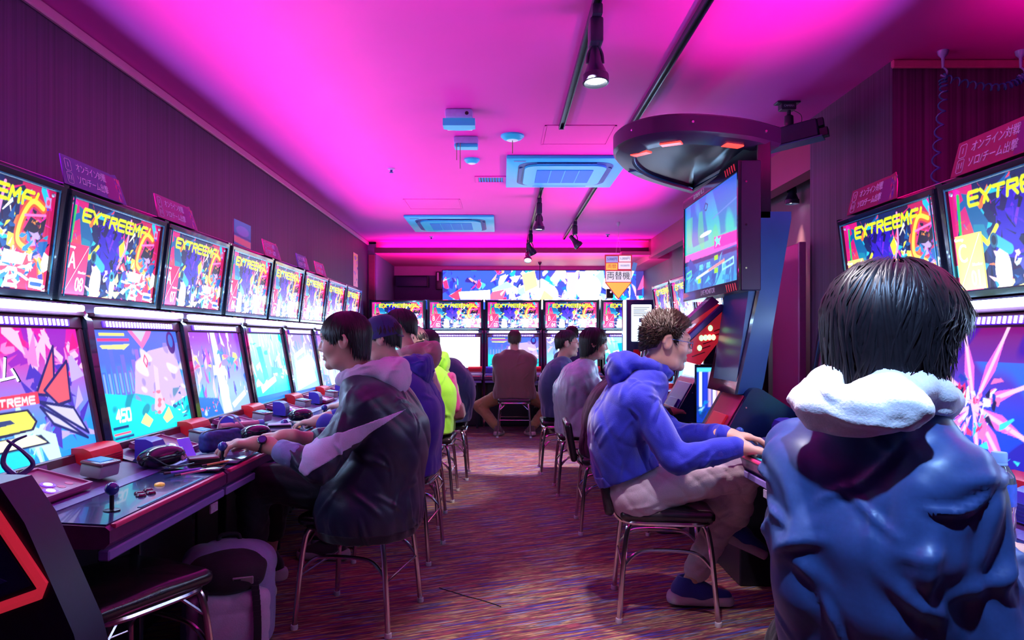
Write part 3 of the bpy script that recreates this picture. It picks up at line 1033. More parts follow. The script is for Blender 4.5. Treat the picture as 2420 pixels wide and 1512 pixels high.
def cabinet(name, label, pic, art, group, card=None, extras=True):
    """local frame: x along the row, y away from the player (0 = front edge of the deck), z up"""
    t = thing(name, label, 'arcade cabinet', group=group)
    bm = prism(B(), [(.47, 0), (.47, .58), (.44, .66), (.46, .80), (.535, 1.25), (.57, 1.335), (.93, 1.335), (.93, 0)], .02, CW - .02, XW)
    obj('body', bm, K_BODY, t)
    for x in (0.0, CW - .02):
        bm = prism(B(), [(.46, 0), (.46, .60), (.12, .665), (.12, .70), (.38, .775), (.425, .80), (.50, 1.27), (.535, 1.315), (.56, 1.335), (.60, 1.335), (.64, 1.345), (.585, 1.765), (.93, 1.765), (.93, 0)], x, x + .02, XW)
        obj('side_panel', bm, K_SIDE, t)
    # screen, its frame, the light row above it
    fr = B()
    for lo, hi in (((-.372, -.012, -.035), (.372, .03, .0)), ((-.372, -.012, .43), (.372, .03, .475)), ((-.372, -.012, 0), (-.35, .03, .43)), ((.35, -.012, 0), (.372, .03, .43))):
        bb(fr, lo, hi, .004)
    f = obj('screen_frame', fr, K_BEZEL, t); f.location = (CW / 2, .445, .815); f.rotation_euler.x = TILT
    lg = obj('frame_badge', bb(B(), (-.035, -.0145, -.026), (.035, -.011, -.010)), mat('badge_mauve', (.30, .12, .35), .4), f)
    d = meshobj('display', PICS[pic], None, t); d.location = (CW / 2, .447, .815); d.rotation_euler.x = TILT
    s = obj('led_row', bb(B(), (-.29, -.018, .436), (.29, -.010, .462), .003), E_VIOLET, t); s.location = f.location; s.rotation_euler.x = TILT
    bm = B()
    for i in range(24):
        bb(bm, (-.27 + i * .0232, -.0215, .438), (-.261 + i * .0232, -.0175, .460))
    rr = obj('led_rib', bm, E_RIB, s)
    rr['kind'] = 'stuff'
    obj('light_tube', bb(B(), (.06, .475, 1.300), (.72, .52, 1.322), .006, 2), E_TUBE, t)
    obj('tube_shelf', bb(B(), (.03, .50, 1.285), (.76, .58, 1.300), .003), K_BEZEL, t)
    # light box above
    mq = B()
    bb(mq, (-.375, .006, 0), (.375, .12, .415), .006)
    for lo, hi in (((-.375, -.014, 0), (.375, .006, .028)), ((-.375, -.014, .385), (.375, .006, .415)), ((-.375, -.014, .02), (-.357, .006, .4)), ((.357, -.014, .02), (.375, .006, .4))):
        bb(mq, lo, hi, .004)
    m = obj('light_box', mq, K_SIDE, t); m.location = (CW / 2, .640, 1.345); m.rotation_euler.x = MTILT
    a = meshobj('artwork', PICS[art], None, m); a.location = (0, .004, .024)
    for x0 in (-.352, .348):
        obj('rim_strip', bb(B(), (x0, -.0165, .02), (x0 + .004, -.012, .395)), K_RIM, m)
    obj('rim_strip', bb(B(), (-.352, -.0165, .388), (.352, -.012, .392)), K_RIM, m)
    for x in (-.335, .335):
        for z in (.045, .372):
            b = lathe(B(), [(.008, 0), (.006, -.006)], (0, 0, 0), 10, rot('X', -90))
            o = obj('bolt', b, K_WHITE, m); o.location = (x, .001, z)
    for x0, x1 in ((-.30, -.16), (-.13, .05), (.08, .28)):
        obj('grille_pocket', bb(B(), (x0, .02, -.050), (x1, .07, -.008), .006, 2), mat('pocket_navy', (.02, .04, .13), .25, var=.3), m)
    if card:
        col, letter, num = card
        c = obj('number_card', bb(B(), (-.340, -.0035, .030), (-.205, .0015, .222)), mat('card_' + col, {'red': (.80, .03, .10), 'yellow': (.95, .62, .12)}[col], .4, emis={'red': (.9, .06, .13), 'yellow': (1.0, .66, .2)}[col], estr=.55), m)
        tw = T_WHITE if col == 'red' else mat('print_cream', (.95, .9, .75), .5, emis=(1, .95, .8), estr=.8)
        lettering('Group', .018, tw, c, (-.318, -.0045, .208))
        lettering(letter, .092, tw, c, (-.305, -.0045, .155), sx=.75)
        lettering('Number', .015, tw, c, (-.235, -.0045, .115))
        lettering(num, .076, tw, c, (-.246, -.0045, .066), sx=.72)
        bm = B(); tube(bm, [(-.335, -.0042, .035), (-.21, -.0042, .216)], .0010, 4)
        obj('diagonal_line', bm, tw, c)
    # control deck
    bm = prism(B(), [(.015, .665), (0, .68), (0, .712), (.012, .722), (.205, .732), (.40, .770), (.455, .805), (.455, .72), (.30, .665)], .006, CW - .006, XW)
    obj('control_deck', bm, K_DESK, t)
    obj('deck_plate', prism(B(), [(.014, .7225), (.200, .732), (.200, .7355), (.014, .7265)], .015, CW - .015, XW), K_DECK, t)
    obj('label_strip', prism(B(), [(.205, .733), (.245, .741), (.245, .745), (.205, .737)], .02, CW - .02, XW), K_LABEL, t)
    obj('edge_strip', bb(B(), (.03, -.004, .712), (CW - .03, .012, .7255), .004, 2), K_PINK, t)
    obj('edge_light', bb(B(), (.20, .018, .7262), (CW - .16, .028, .7285)), K_CYAN, t)
    obj('lower_rail', bb(B(), (.012, .004, .632), (CW - .012, .035, .660), .004), K_LILAC, t)
    obj('support_post', bb(B(), (.70, .27, .0), (.725, .31, .665), .004), K_BODY, t)
    obj('knee_panel', bb(B(), (.03, .452, .02), (CW - .03, .469, .60), .004), K_BODY, t)
    pl = obj('sticker', bb(B(), (CW - .14, .001, .60), (CW - .08, .006, .63)), mat('sticker_grey', (.35, .30, .45), .5, var=.5, scale=90), t)
    # stick and buttons
    j = obj('joystick', lathe(B(), [(.022, .0), (.022, .003), (.006, .005), (.006, .05)], (0, 0, 0), 14), K_BLACK, t); j.location = (.155, .075, .729)
    bl = obj('ball', lathe(B(), [(.0185 * math.sin(q), .060 - .0185 * math.cos(q)) for q in np.linspace(.12, PI - .05, 11)], (0, 0, 0), 18), mat('stick_ball_blue', (.02, .06, .32), .12, var=.1, coat=.5), j)
    for x, y in ((.335, .085), (.365, .105), (.375, .075), (.41, .10)):
        b = obj('button', lathe(B(), [(.015, 0), (.015, .004), (.011, .008), (.004, .009)], (0, 0, 0), 14), mat('button_dark_red', (.12, .01, .04), .2, var=.1), t); b.location = (x, y, .7262 + .05 * (y - .02))
    b = obj('start_button', lathe(B(), [(.017, 0), (.016, .005), (.008, .009)], (0, 0, 0), 8), mat('button_yellow', (.95, .55, .06), .3, var=.1, emis=(1, .55, .1), estr=.25), t); b.location = (.495, .105, .7305)
    # card reader tray, pay terminal, speakers
    Mt = rot('X', 14)
    tr = B(); bx(tr, (0, 0, 0), (.25, .175, .018), None, .006, 2)
    for sx in (-1, 1):
        bx(tr, (sx * .121, 0, .011), (.008, .175, .008))
    for sy in (-1, 1):
        bx(tr, (0, sy * .084, .011), (.25, .008, .008))
    rd = obj('card_reader', tr, K_TRAY, t); rd.location = (.24, .335, .775); rd.rotation_euler.x = R(14)
    for k in range(4):
        a_ = k * PI / 2 + PI / 2
        cx, cy = -.03 + .042 * math.cos(a_), -.02 + .036 * math.sin(a_)
        h = obj('led_ring', lathe(B(), [(.021, .0), (.021, .0055), (.016, .006)], (cx, cy, .006), 12), E_PADHALO, rd)
        obj('led_arc', lathe(B(), [(.013, .0), (.011, .002)], (cx, cy, .0118), 10), E_PADLED, h)
    for x, y in ((.03, -.05), (.075, -.045)):
        obj('reader_icon', lathe(B(), [(.012, 0), (.012, .001)], (x, y, .009), 12), mat('icon_rose', (.75, .12, .28), .4), rd)
    pt = obj('pay_terminal', bx(B(), (0, 0, .0), (.095, .075, .042), None, .008, 2), mat('terminal_grey', (.38, .34, .42), .35, var=.1), t); pt.location = (.50, .300, .782); pt.rotation_euler = (R(9), 0, R(-8))
    obj('terminal_top', bx(B(), (0, 0, .024), (.099, .079, .012), None, .006, 2), mat('terminal_maroon', (.14, .03, .07), .25), pt)
    obj('terminal_screen', bx(B(), (0, .003, .0312), (.062, .046, .0025)), E_LCD, pt)
    for nm, x0, x1, mm in (('speaker_red', .585, .775, K_RED), ('speaker_blue', .018, .105, K_BLUE)):
        y0 = .37 if nm == 'speaker_red' else .27
        bm = prism(B(), [(y0, .752), (y0, .80), (y0 + .012, .825), (y0 + .035, .835), (y0 + .075, .835), (y0 + .075, .76)], x0, x1, XW)
        s_ = obj('speaker', bm, mm, t)
        bm = B()
        for i in range(5):
            bb(bm, (x0 + .012, y0 - .0025, .760 + i * .009), (x1 - .012, y0 + .002, .764 + i * .009))
        obj('speaker_slats', bm, mat('slat_' + nm, tuple(c * .5 for c in mm.node_tree.nodes['Mix'].inputs[6].default_value[:3]), .5), s_)
    return t


def place(t, loc, rz):
    t.location = loc
    t.rotation_euler = (0, 0, rz)
    return t


def recab(src, pic=None, art=None, label=None, group=None):
    c = copy_tree(src)
    c['label'] = label
    if group:
        c['group'] = group
    for k in c.children:
        if pic and k.name.startswith('display'):
            k.data = PICS[pic]
        if art and k.name.startswith('light_box'):
            for q in k.children:
                if q.name.startswith('artwork'):
                    q.data = PICS[art]
    return c


def set_number(c, num, letter=None):
    for k in c.children:
        if k.name.startswith('light_box'):
            for q in k.children:
                if q.name.startswith('number_card'):
                    ls = [x for x in q.children if x.name.startswith('lettering')]
                    ls.sort(key=lambda o: -o.location.z)
                    for o, body, sz in ((ls[1], letter, .092), (ls[3], num, .076)):
                        if body is None:
                            continue
                        mm = o.data.materials[0]
                        me = text_mesh(body, sz).copy(); me.materials.clear(); me.materials.append(mm); o.data = me


GL = 'cabinets along the left wall'
ORD = ['rocks', 'street', 'ice', 'white', 'street', 'rocks', 'ice']
c0 = cabinet('arcade_cabinet', 'left wall cabinet nearest the empty stool, big yellow 2 on its title screen', 'title', 'marquee', GL, ('red', 'A', '09'))
place(c0, (-1.0, 1.83, 0), PI / 2)
LAB = {1: 'left wall cabinet with card A 08 and a cyan battle with 450 on screen',
       2: 'left wall cabinet with card A 07 and a violet city battle on screen',
       3: 'left wall cabinet with the round-edged picture card on top, pale cyan screen',
       4: 'left wall cabinet beyond the cyan one, big white panel on its screen',
       5: 'left wall cabinet past the white-panel one, hidden behind the green hoodie',
       6: 'left wall cabinet second from the far end, small pink sign on top',
       7: 'left wall cabinet at the far end, tall yellow-topped poster on it'}
LEFT = [c0]
for i in range(1, 8):
    c = recab(c0, ORD[i - 1], 'marquee' if i < 3 else 'marquee_bright', LAB[i])
    place(c, (-1.0, 1.83 + .79 * i + (0.012 if i >= 3 else 0), 0), PI / 2)
    set_number(c, '%02d' % (9 - i))
    LEFT.append(c)
GR = 'cabinets of the near right row'
r0 = recab(c0, 'burst', 'marquee', 'right row cabinet with yellow card C, winged burst on its screen, water bottle below', GR)
place(r0, (1.0, 2.61, 0), -PI / 2); 
rn = recab(c0, 'street', 'marquee', 'right row cabinet at the frame edge where the white hooded player rests a hand', GR)
place(rn, (1.0, 1.82, 0), -PI / 2); set_number(rn, '03', 'C')
r1 = recab(c0, 'rocks', 'marquee', 'right row cabinet next to the pillar wall, curly cord ending behind its top', GR)
place(r1, (1.0, 3.40, 0), -PI / 2); set_number(r1, '02', 'C')
for c in (rn, r0, r1):
    for k in c.children:
        if k.name.startswith('light_box'):
            for q in k.children:
                if q.name.startswith('number_card'):
                    q.data = q.data.copy(); q.data.materials.clear()
                    q.data.materials.append(mat('card_yellow', (.95, .62, .12), .4, emis=(1.0, .66, .2), estr=.7))
set_number(r0, '01', 'C')
GC = 'cabinets of the far right row'
for i, (y, p) in enumerate(((5.99, 'white'), (6.78, 'ice'), (7.57, 'street'))):
    c = recab(c0, p, 'marquee_bright', ['far right row cabinet closest to the monitor tower, behind the black jacket', 'middle cabinet of the far right row, facing the silver jacket',
                                        'far right row cabinet beside the white screen kiosk'][i], GC)
    place(c, (1.0, y, 0), -PI / 2)
    set_number(c, '0%d' % (i + 4), 'C')
GB = 'cabinets across the back of the hall'
for i, p in enumerate(('ice', 'blank', 'rocks', 'white', 'ice')):
    c = recab(c0, p, 'marquee_bright', ['leftmost cabinet of the back row, behind the dark coats', 'back row cabinet with a blank white screen',
                                        'back row cabinet where the brown jacket sits', 'back row cabinet right of the brown jacket, behind the denim shirt',
                                        'back row cabinet half covered by the white screen kiosk'][i], GB)
    place(c, (-1.855 + .8125 * i, 9.50, 0), 0)
    set_number(c, '0%d' % (i + 1), 'B')


for k in c0.children:
    if k.name.startswith('display'):
        o = lettering('ンダム', .105, mat('title_ink', (.01, .02, .12), .5), k, (-.14, -.0016, .292), sx=1.0)
        o = lettering('ンダム', .098, mat('title_white', (.9, .95, 1), .4, emis=(.85, .95, 1), estr=1.2), k, (-.14, -.0028, .292), sx=1.0)

# LED bars that throw the magenta light up, lying on top of the rows behind the light boxes
for nm, x, y0, y1, lb in (('led_bar', -1.70, 0.9, 8.3, 'long magenta LED bar on top of the left wall cabinets'), ('led_bar', 1.70, 1.1, 3.4, 'short magenta LED bar on top of the near right row'),
                          ('led_bar', 1.70, 5.1, 7.7, 'magenta LED bar on top of the far right row')):
    t = thing(nm, lb, 'light', (x, (y0 + y1) / 2, 1.7755))
    L = (y1 - y0) / 2
    obj('housing', bb(B(), (-.03, -L, 0), (.03, L, .022), .004), K_BLACK, t)
    obj('diffuser', bb(B(), (-.018, -L, .022), (.018, L, .028), .002), mat('bar_diffuser', (.8, .3, .6), .4), t)

# cards standing on top of the light boxes
S_PRINT = print_mat('paper_print')


def sign_card(label, loc, rz, L=0.44, H=0.115, tint=(0.30, 0.05, 0.22), lean=12, group='cards on the cabinet tops', sx=1.0):
    t = thing('sign_card', label, 'sign', loc, rz, group)
    e = rot('X', -lean)
    poly = [(-L / 2, 0), (L / 2, 0), (L / 2 - .02, H * .62), (L / 2 - .05, H * 1.05), (L / 2 - .09, H * .98), (L / 2 - .10, H), (-L / 2 + .01, H)]
    bm = prism(B(), poly, -.002, .002, YW); bm.transform(e.to_4x4())
    obj('board', bm, mat('card_plum_%.2f' % tint[2], tint, .4, var=.1), t)
    p = card_art('sign').mesh('print', .12, H * .86); 
    q = meshobj('print', p, S_PRINT, t); q.matrix_local = e.to_4x4() @ Matrix.Translation((L / 2 - .085, -.0026, .004))
    tw = mat('print_lilac', (.62, .40, .80), .5, emis=(.6, .4, .9), estr=.10)
    for body, z in (('オンライン対戦', H * .70), ('ソロ/チーム出撃', H * .28)):
        o = lettering(body, H * .33, tw, t, (0, 0, 0), sx=.86); o.matrix_local = e.to_4x4() @ Matrix.Translation((-.022 * L / .44, -.003, z)) @ rot('X', 90).to_4x4() @ Matrix.Diagonal((.78 * L / .44, 1, 1, 1))
    for z, ch in ((H * .70, '1'), (H * .27, '11')):
        bm = B(); r_ = .016
        tube(bm, [(-L / 2 + .045 + a * .018, -.003, z + b * H * .19) for a, b in ((-1, -.8), (-.7, -1), (.7, -1), (1, -.8), (1, .8), (.7, 1), (-.7, 1), (-1, .8))], .0012, 4, True)
        bm.transform(e.to_4x4()); obj('icon_outline', bm, tw, t)
        o = lettering(ch, H * .24, tw, t, (0, 0, 0)); o.matrix_local = e.to_4x4() @ Matrix.Translation((-L / 2 + .045, -.003, z)) @ rot('X', 90).to_4x4()
    foot = obj('foot', bb(B(), (-L / 2 + .02, .0, 0), (L / 2 - .02, .05, .003)), mat('card_back', (.05, .02, .06), .6), t)
    return t


ZT = 1.7755
BLUET = (0.05, 0.10, 0.32)
sign_card('blue-tinted sign card on top of cabinet A 08', (-1.605, 2.86, ZT), PI / 2, tint=BLUET)  # blue light falling on this card is put into its board colour
sign_card('plum sign card on top of cabinet A 07', (-1.605, 3.58, ZT), PI / 2)
sign_card('pink sign card past the round-edged picture card', (-1.605, 5.06, ZT), PI / 2, .36, tint=(.55, .05, .25))
sign_card('blue sign card over the hidden green hoodie cabinet', (-1.605, 5.85, ZT), PI / 2, .34, tint=BLUET)
sign_card('pink sign card on the second last left wall cabinet', (-1.605, 6.42, ZT), PI / 2, .36, tint=(.50, .05, .24))
sign_card('long plum sign card over the yellow card C cabinet', (1.605, 2.34, ZT), -PI / 2, .46, .125, tint=(.34, .03, .13))
sign_card('plum sign card beside the pillar wall, on the right row', (1.605, 3.13, ZT), -PI / 2, .42, tint=(.30, .03, .12))
t = thing('picture_card', 'square picture card with pale blue figure on a left wall cabinet', 'sign', (-1.60, 4.44, ZT), PI / 2)
o = meshobj('print', card_art('figure').mesh('print', .29, .15), S_PRINT, t); o.location.y = -.003
obj('board', bb(B(), (-.147, -.002, 0), (.147, .002, .152)), mat('card_back', (.05, .02, .06), .6), t)
t = thing('standing_poster', 'tall narrow poster with yellow head on the last left wall cabinet', 'poster', (-1.58, 7.72, ZT), PI / 2)
o = meshobj('print', card_art('tall').mesh('print', .24, .36), S_PRINT, t); o.location = (.06, -.003, -.0)
obj('board', bb(B(), (-.065, -.002, 0), (.182, .002, .362)), mat('card_back', (.05, .02, .06), .6), t)

# ================================================================ things on the ceiling
F_BLACK = mat('track_black', (0.018, 0.022, 0.05), 0.3, var=0.2)
F_ICE = mat('aircon_screen_tint', (0.03, 0.92, 1.0), 0.35, var=0.04, scale=6)  # white casings; cyan light from the screens is put into their colour
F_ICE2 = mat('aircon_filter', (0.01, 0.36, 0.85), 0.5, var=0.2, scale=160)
F_SLOT = mat('aircon_slot', (0.01, 0.08, 0.28), 0.4, var=0.2)
E_LAMP = mat('lamp_glow', (1, 1, 1), 0.4, emis=(0.85, 1.0, 0.95), estr=7)


def track(name, label, x, y0, y1):
    t = thing(name, label, 'track', (x, (y0 + y1) / 2, ZC), group='lighting tracks')
    L = (y1 - y0) / 2
    bm = B()
    for a, b in ((-.017, -.011), (.011, .017)):
        bb(bm, (a, -L, -.028), (b, L, 0))
    bb(bm, (-.012, -L, -.010), (.012, L, -.001))
    obj('rail', bm, F_BLACK, t)
    obj('end_cap', bb(B(), (-.018, L, -.030), (.018, L + .02, 0), .003), F_BLACK, t)
    return t


track('lighting_track', 'near black ceiling track with the big spotlight hanging from it', .40, .4, 4.78)
track('lighting_track', 'near black ceiling track running in over the monitor tower canopy', .862, .4, 4.95)
track('lighting_track', 'far ceiling track with three spotlights beyond the big air conditioner', .375, 6.66, 10.3)
track('lighting_track', 'far ceiling track ending short of the hanging arrow sign', .872, 6.66, 10.05)


def spotlight(label, x, y, tgt, lit, s=1.0):
    t = thing('track_spotlight', label, 'spotlight', (x, y, ZC - .03))
    obj('adapter', bb(B(), (-.022, -.075, -.045), (.022, .075, 0), .006, 2), F_BLACK, t)
    obj('driver_box', bb(B(), (-.028, -.05, -.15), (.028, .045, -.045), .008, 2), F_BLACK, t)
    bm = B(); tube(bm, smooth_path([(-.012, 0, -.15), (-.03, .01, -.18), (-.034, .012, -.22)], 4), .006, 6); tube(bm, smooth_path([(.012, 0, -.15), (.03, .01, -.18), (.034, .012, -.22)], 4), .006, 6)
    obj('yoke', bm, F_BLACK, t)
    d = (Vector(tgt) - Vector((x, y, ZC - .26))).normalized()
    q = d.to_track_quat('-Z', 'Y').to_matrix()
    h = obj('lamp_head', lathe(B(), [(.018, .085), (.024, .08), (.027, .03), (.032, .0), (.050, -.045), (.056, -.05), (.056, -.082), (.050, -.084), (.046, -.066)], (0, 0, 0), 20, q, True, False), F_BLACK, t)
    h.location = (0, .012, -.225)
    l = obj('lens', lathe(B(), [(.0465, -.068), (.02, -.064)], (0, 0, 0), 16, q), E_LAMP if lit else mat('lens_dark', (.03, .04, .06), .1), h)
    bm = B()
    for k in range(3):
        a = k * 2 * PI / 3
        lathe(bm, [(.014, -.069), (.006, -.074)], q @ Vector((.022 * math.cos(a), .022 * math.sin(a), 0)), 8, q)
    obj('led_lens', bm, E_LAMP if lit else K_BLACK, h)
    return t


spotlight('big black spotlight close overhead on the left near track', .40, 3.06, (.45, 2.8, 0), True)
spotlight('spotlight on the left near track overhead, out of frame towards the viewer', .40, 2.14, (.62, 3.08, .6), True)
spotlight('added blue fill spotlight on the left near track, out of frame behind the viewer', .40, .66, (.78, 1.35, .85), True)
spotlight('spotlight on the left near track above the white hooded player, out of frame', .40, 1.50, (.66, 1.33, 1.05), True)
spotlight('black spotlight with white glow on the far track, nearest the air conditioner', .375, 7.15, (.30, 7.0, 0), True)
spotlight('small black spotlight on the far track, turned off, second in line', .375, 9.25, (.9, 9.6, 1.4), False)
spotlight('glowing spotlight at the far end of the far track, aimed at the banner', .375, 10.12, (.25, 9.0, .9), True)
spotlight('unlit black spotlight alone on the right far track', .872, 8.55, (1.6, 8.4, 1.5), False)
t = spotlight('glowing spotlight under the beam beside the partition board', 2.335, 5.77, (2.345, 5.79, 0), True)


def aircon(label, x0, x1, y0, y1):
    cx, cy, w, d = (x0 + x1) / 2, (y0 + y1) / 2, x1 - x0, y1 - y0
    t = thing('air_conditioner', label, 'air conditioner', (cx, cy, ZC))
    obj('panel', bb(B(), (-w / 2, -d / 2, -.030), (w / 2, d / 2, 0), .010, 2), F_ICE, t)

    def ring(a, b, r):
        pts = []
        for sx, sy in ((1, 1), (-1, 1), (-1, -1), (1, -1)):
            a0 = {(1, 1): 0, (-1, 1): 90, (-1, -1): 180, (1, -1): 270}[(sx, sy)]
            for k in range(6):
                th = R(a0 + 18 * k)
                pts.append((sx * (a - r) + r * math.cos(th), sy * (b - r) + r * math.sin(th)))
        return pts
    obj('air_slot', prism(B(), ring(w * .40, d * .40, .14), -.0325, -.028, ZW), F_SLOT, t)
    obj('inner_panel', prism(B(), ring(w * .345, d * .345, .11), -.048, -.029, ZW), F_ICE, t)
    for sx, sy in ((1, 0), (-1, 0), (0, 1), (0, -1)):
        if sx:
            bm = bx(B(), (sx * w * .374, 0, -.036), (.035, d * .5, .006), rot('Y', sx * 20), .002)
        else:
            bm = bx(B(), (0, sy * d * .374, -.036), (w * .5, .035, .006), rot('X', -sy * 20), .002)
        obj('air_flap', bm, F_SLOT if sx else mat('flap_ice', (.10, .50, .85), .35), t)
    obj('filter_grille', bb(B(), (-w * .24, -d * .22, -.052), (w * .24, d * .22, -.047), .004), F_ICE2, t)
    for k in range(3):
        x = -w * .12 + k * w * .12
        obj('grille_rib', bb(B(), (x - .003, -d * .22, -.054), (x + .003, d * .22, -.051)), F_ICE, t)
    obj('maker_plate', bb(B(), (-w * .44, -d * .44, -.032), (-w * .34, -d * .41, -.0298)), mat('plate_blue', (.03, .25, .55), .4), t)
    return t


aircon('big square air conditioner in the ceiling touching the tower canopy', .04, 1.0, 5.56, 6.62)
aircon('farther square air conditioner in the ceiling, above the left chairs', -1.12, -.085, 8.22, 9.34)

t = thing('emergency_lamp', 'pale blue box with curved skirt on the ceiling, largest of the small devices', 'ceiling device', (-.264, 4.49, ZC))
obj('base', bb(B(), (-.085, -.05, -.055), (.085, .06, 0), .012, 2), mat('device_lilac', (.42, .40, .85), .35), t)
bm = prism(B(), [(-.10 + .2 * k / 10, .055 + .03 * (1 - ((k - 5) / 5) ** 2)) for k in range(11)] + [(.10, -.03), (-.10, -.03)], -.10, -.055, ZW)
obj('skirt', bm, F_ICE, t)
obj('skirt_rim', bb(B(), (-.08, .074, -.098), (.08, .090, -.088), .003), mat('rim_white', (.6, .9, 1), .3, emis=(.5, .9, 1), estr=.3), t)
obj('test_button', lathe(B(), [(.012, 0), (.01, -.004)], (.05, -.052, -.03), 10, rot('X', -90)), K_BLACK, t)
t = thing('pull_cord_box', 'pale box with two hanging cords on the ceiling', 'ceiling device', (-.249, 5.09, ZC))
obj('box', bb(B(), (-.085, -.05, -.05), (.085, .05, 0), .010, 2), mat('device_lilac', (.42, .40, .85), .35), t)
obj('bottom_plate', bb(B(), (-.083, -.04, -.075), (.083, .052, -.05), .006), F_ICE, t)
for x, l in ((-.065, .17), (-.04, .23)):
    bm = B(); tube(bm, [(x, -.045, -.05), (x, -.045, -l)], .003, 6)
    c = obj('pull_cord', bm, mat('cord_olive', (.25, .28, .15), .6), t)
for lab, x, y, r, cord in (('pale round detector disc with one cord hanging below', .077, 5.03, .082, True), ('small white round ceiling disc between detector and vent grille', -.234, 5.69, .062, False)):
    t = thing('ceiling_detector', lab, 'detector', (x, y, ZC))
    obj('disc', lathe(B(), [(r, 0), (r, -.010), (r * .75, -.028), (r * .45, -.034), (r * .2, -.035)], (0, 0, 0), 24), F_ICE, t)
    obj('vent_ring', lathe(B(), [(r * .5, -.036), (r * .4, -.039), (r * .2, -.039)], (0, 0, 0), 18), mat('rim_white', (.6, .9, 1), .3), t)
    if cord:
        bm = B(); tube(bm, [(0, -.01, -.03), (0, -.01, -.13)], .0035, 6); obj('pull_cord', bm, mat('cord_olive', (.25, .28, .15), .6), t)
for lab, x, y in (('tiny sprinkler nub on the ceiling left of the discs', -.918, 6.0), ('tiny sprinkler nub past the farther air conditioner', -.97, 9.95), ('tiny sprinkler nub near the arrow sign hook', 1.44, 9.75)):
    t = thing('sprinkler', lab, 'sprinkler', (x, y, ZC))
    obj('collar', lathe(B(), [(.032, 0), (.028, -.01), (.014, -.014)], (0, 0, 0), 14), mat('collar_pale', (.4, .45, .7), .3), t)
    obj('nozzle', lathe(B(), [(.010, -.012), (.010, -.03), (.018, -.034), (.018, -.037)], (0, 0, 0), 10), F_SLOT, t)
t = thing('vent_grille', 'small slatted vent grille beside the big air conditioner', 'vent', (-.094, 6.40, ZC))
bm = B()
for lo, hi in (((-.14, -.12, -.008), (.14, -.09, 0)), ((-.14, .09, -.008), (.14, .12, 0)), ((-.14, -.09, -.008), (-.11, .09, 0)), ((.11, -.09, -.008), (.14, .09, 0))):
    bb(bm, lo, hi, .002)
obj('frame', bm, M_CEIL, t)
obj('backing', bb(B(), (-.11, -.09, -.002), (.11, .09, 0)), K_BLACK, t)
for k in range(9):
    obj('slat', bx(B(), (-.098 + .0245 * k, 0, -.006), (.012, .176, .003), rot('Y', 25)), F_ICE2, t)
for lab, x0, x1, y0, y1 in (('ceiling access hatch outline at the end of the near tracks', .29, .77, 4.79, 5.26), ('faint ceiling access hatch before the farther air conditioner', -1.0, -.42, 7.3, 7.85)):
    t = thing('access_hatch', lab, 'hatch', ((x0 + x1) / 2, (y0 + y1) / 2, ZC))
    w, d = (x1 - x0) / 2, (y1 - y0) / 2
    bm = B()
    for lo, hi in (((-w, -d, -.004), (w, -d + .012, 0)), ((-w, d - .012, -.004), (w, d, 0)), ((-w, -d, -.004), (-w + .012, d, 0)), ((w - .012, -d, -.004), (w, d, 0))):
        bb(bm, lo, hi)
    obj('hatch_frame', bm, M_CEIL, t)
    obj('hatch_lid', bb(B(), (-w + .016, -d + .016, -.0025), (w - .016, d - .016, 0)), M_CEIL, t)

# hanging arrow sign over the aisle
t = thing('arrow_sign', 'hanging yellow arrow sign with white notices pointing down to change machine', 'sign', (1.42, 8.74, 0))
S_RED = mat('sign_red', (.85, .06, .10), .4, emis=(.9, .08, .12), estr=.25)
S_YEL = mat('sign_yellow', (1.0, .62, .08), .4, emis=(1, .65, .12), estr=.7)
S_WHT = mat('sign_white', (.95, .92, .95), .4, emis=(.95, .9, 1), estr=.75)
S_INK = mat('sign_ink', (.01, .02, .06), .5)
obj('board', prism(B(), [(-.165, 2.235), (.165, 2.235), (.155, 1.90), (.165, 1.90), (.0, 1.69), (-.165, 1.90), (-.155, 1.90)], -.008, .008, YW), S_RED, t)
obj('arrow_panel', prism(B(), [(-.15, 1.895), (.15, 1.895), (0, 1.705)], -.012, -.008, YW), S_YEL, t)
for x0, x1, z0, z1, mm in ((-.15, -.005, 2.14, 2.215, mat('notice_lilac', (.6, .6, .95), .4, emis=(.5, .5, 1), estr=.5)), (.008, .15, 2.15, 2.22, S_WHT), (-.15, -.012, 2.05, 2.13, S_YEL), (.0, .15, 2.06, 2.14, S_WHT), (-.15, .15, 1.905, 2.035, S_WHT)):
    obj('notice', bb(B(), (x0, -.012, z0), (x1, -.008, z1)), mm, t)
lettering('両替機', .105, S_INK, t, (0, -.0135, 1.972), sx=.9)
lettering('5,000円', .040, mat('ink_blue', (.03, .05, .4), .5), t, (-.077, -.0135, 2.178), sx=.95)
lettering('1,000円', .040, mat('ink_blue', (.03, .05, .4), .5), t, (.078, -.0135, 2.185), sx=.95)
lettering('両替', .055, S_RED, t, (-.08, -.0135, 2.09))
lettering('10,000円', .030, mat('ink_blue', (.03, .05, .4), .5), t, (.075, -.0135, 2.10))
obj('side_tag', bx(B(), (.195, 0, 2.09), (.05, .004, .10), rot('Y', 15), .002), mat('tag_blue', (.15, .4, .85), .4, emis=(.2, .5, 1), estr=.3), t)
bm = B()
for x in (-.03, .03):
    tube(bm, [(x, 0, 2.235), (0, 0, 2.48), (0, 0, ZC)], .0015, 5)
obj('string', bm, mat('string_pale', (.8, .6, .8), .5), t)
obj('hook', lathe(B(), [(.02, ZC), (.018, ZC - .03), (.006, ZC - .05)], (0, 0, 0), 12), mat('hook_pale', (.8, .7, .85), .3), t)

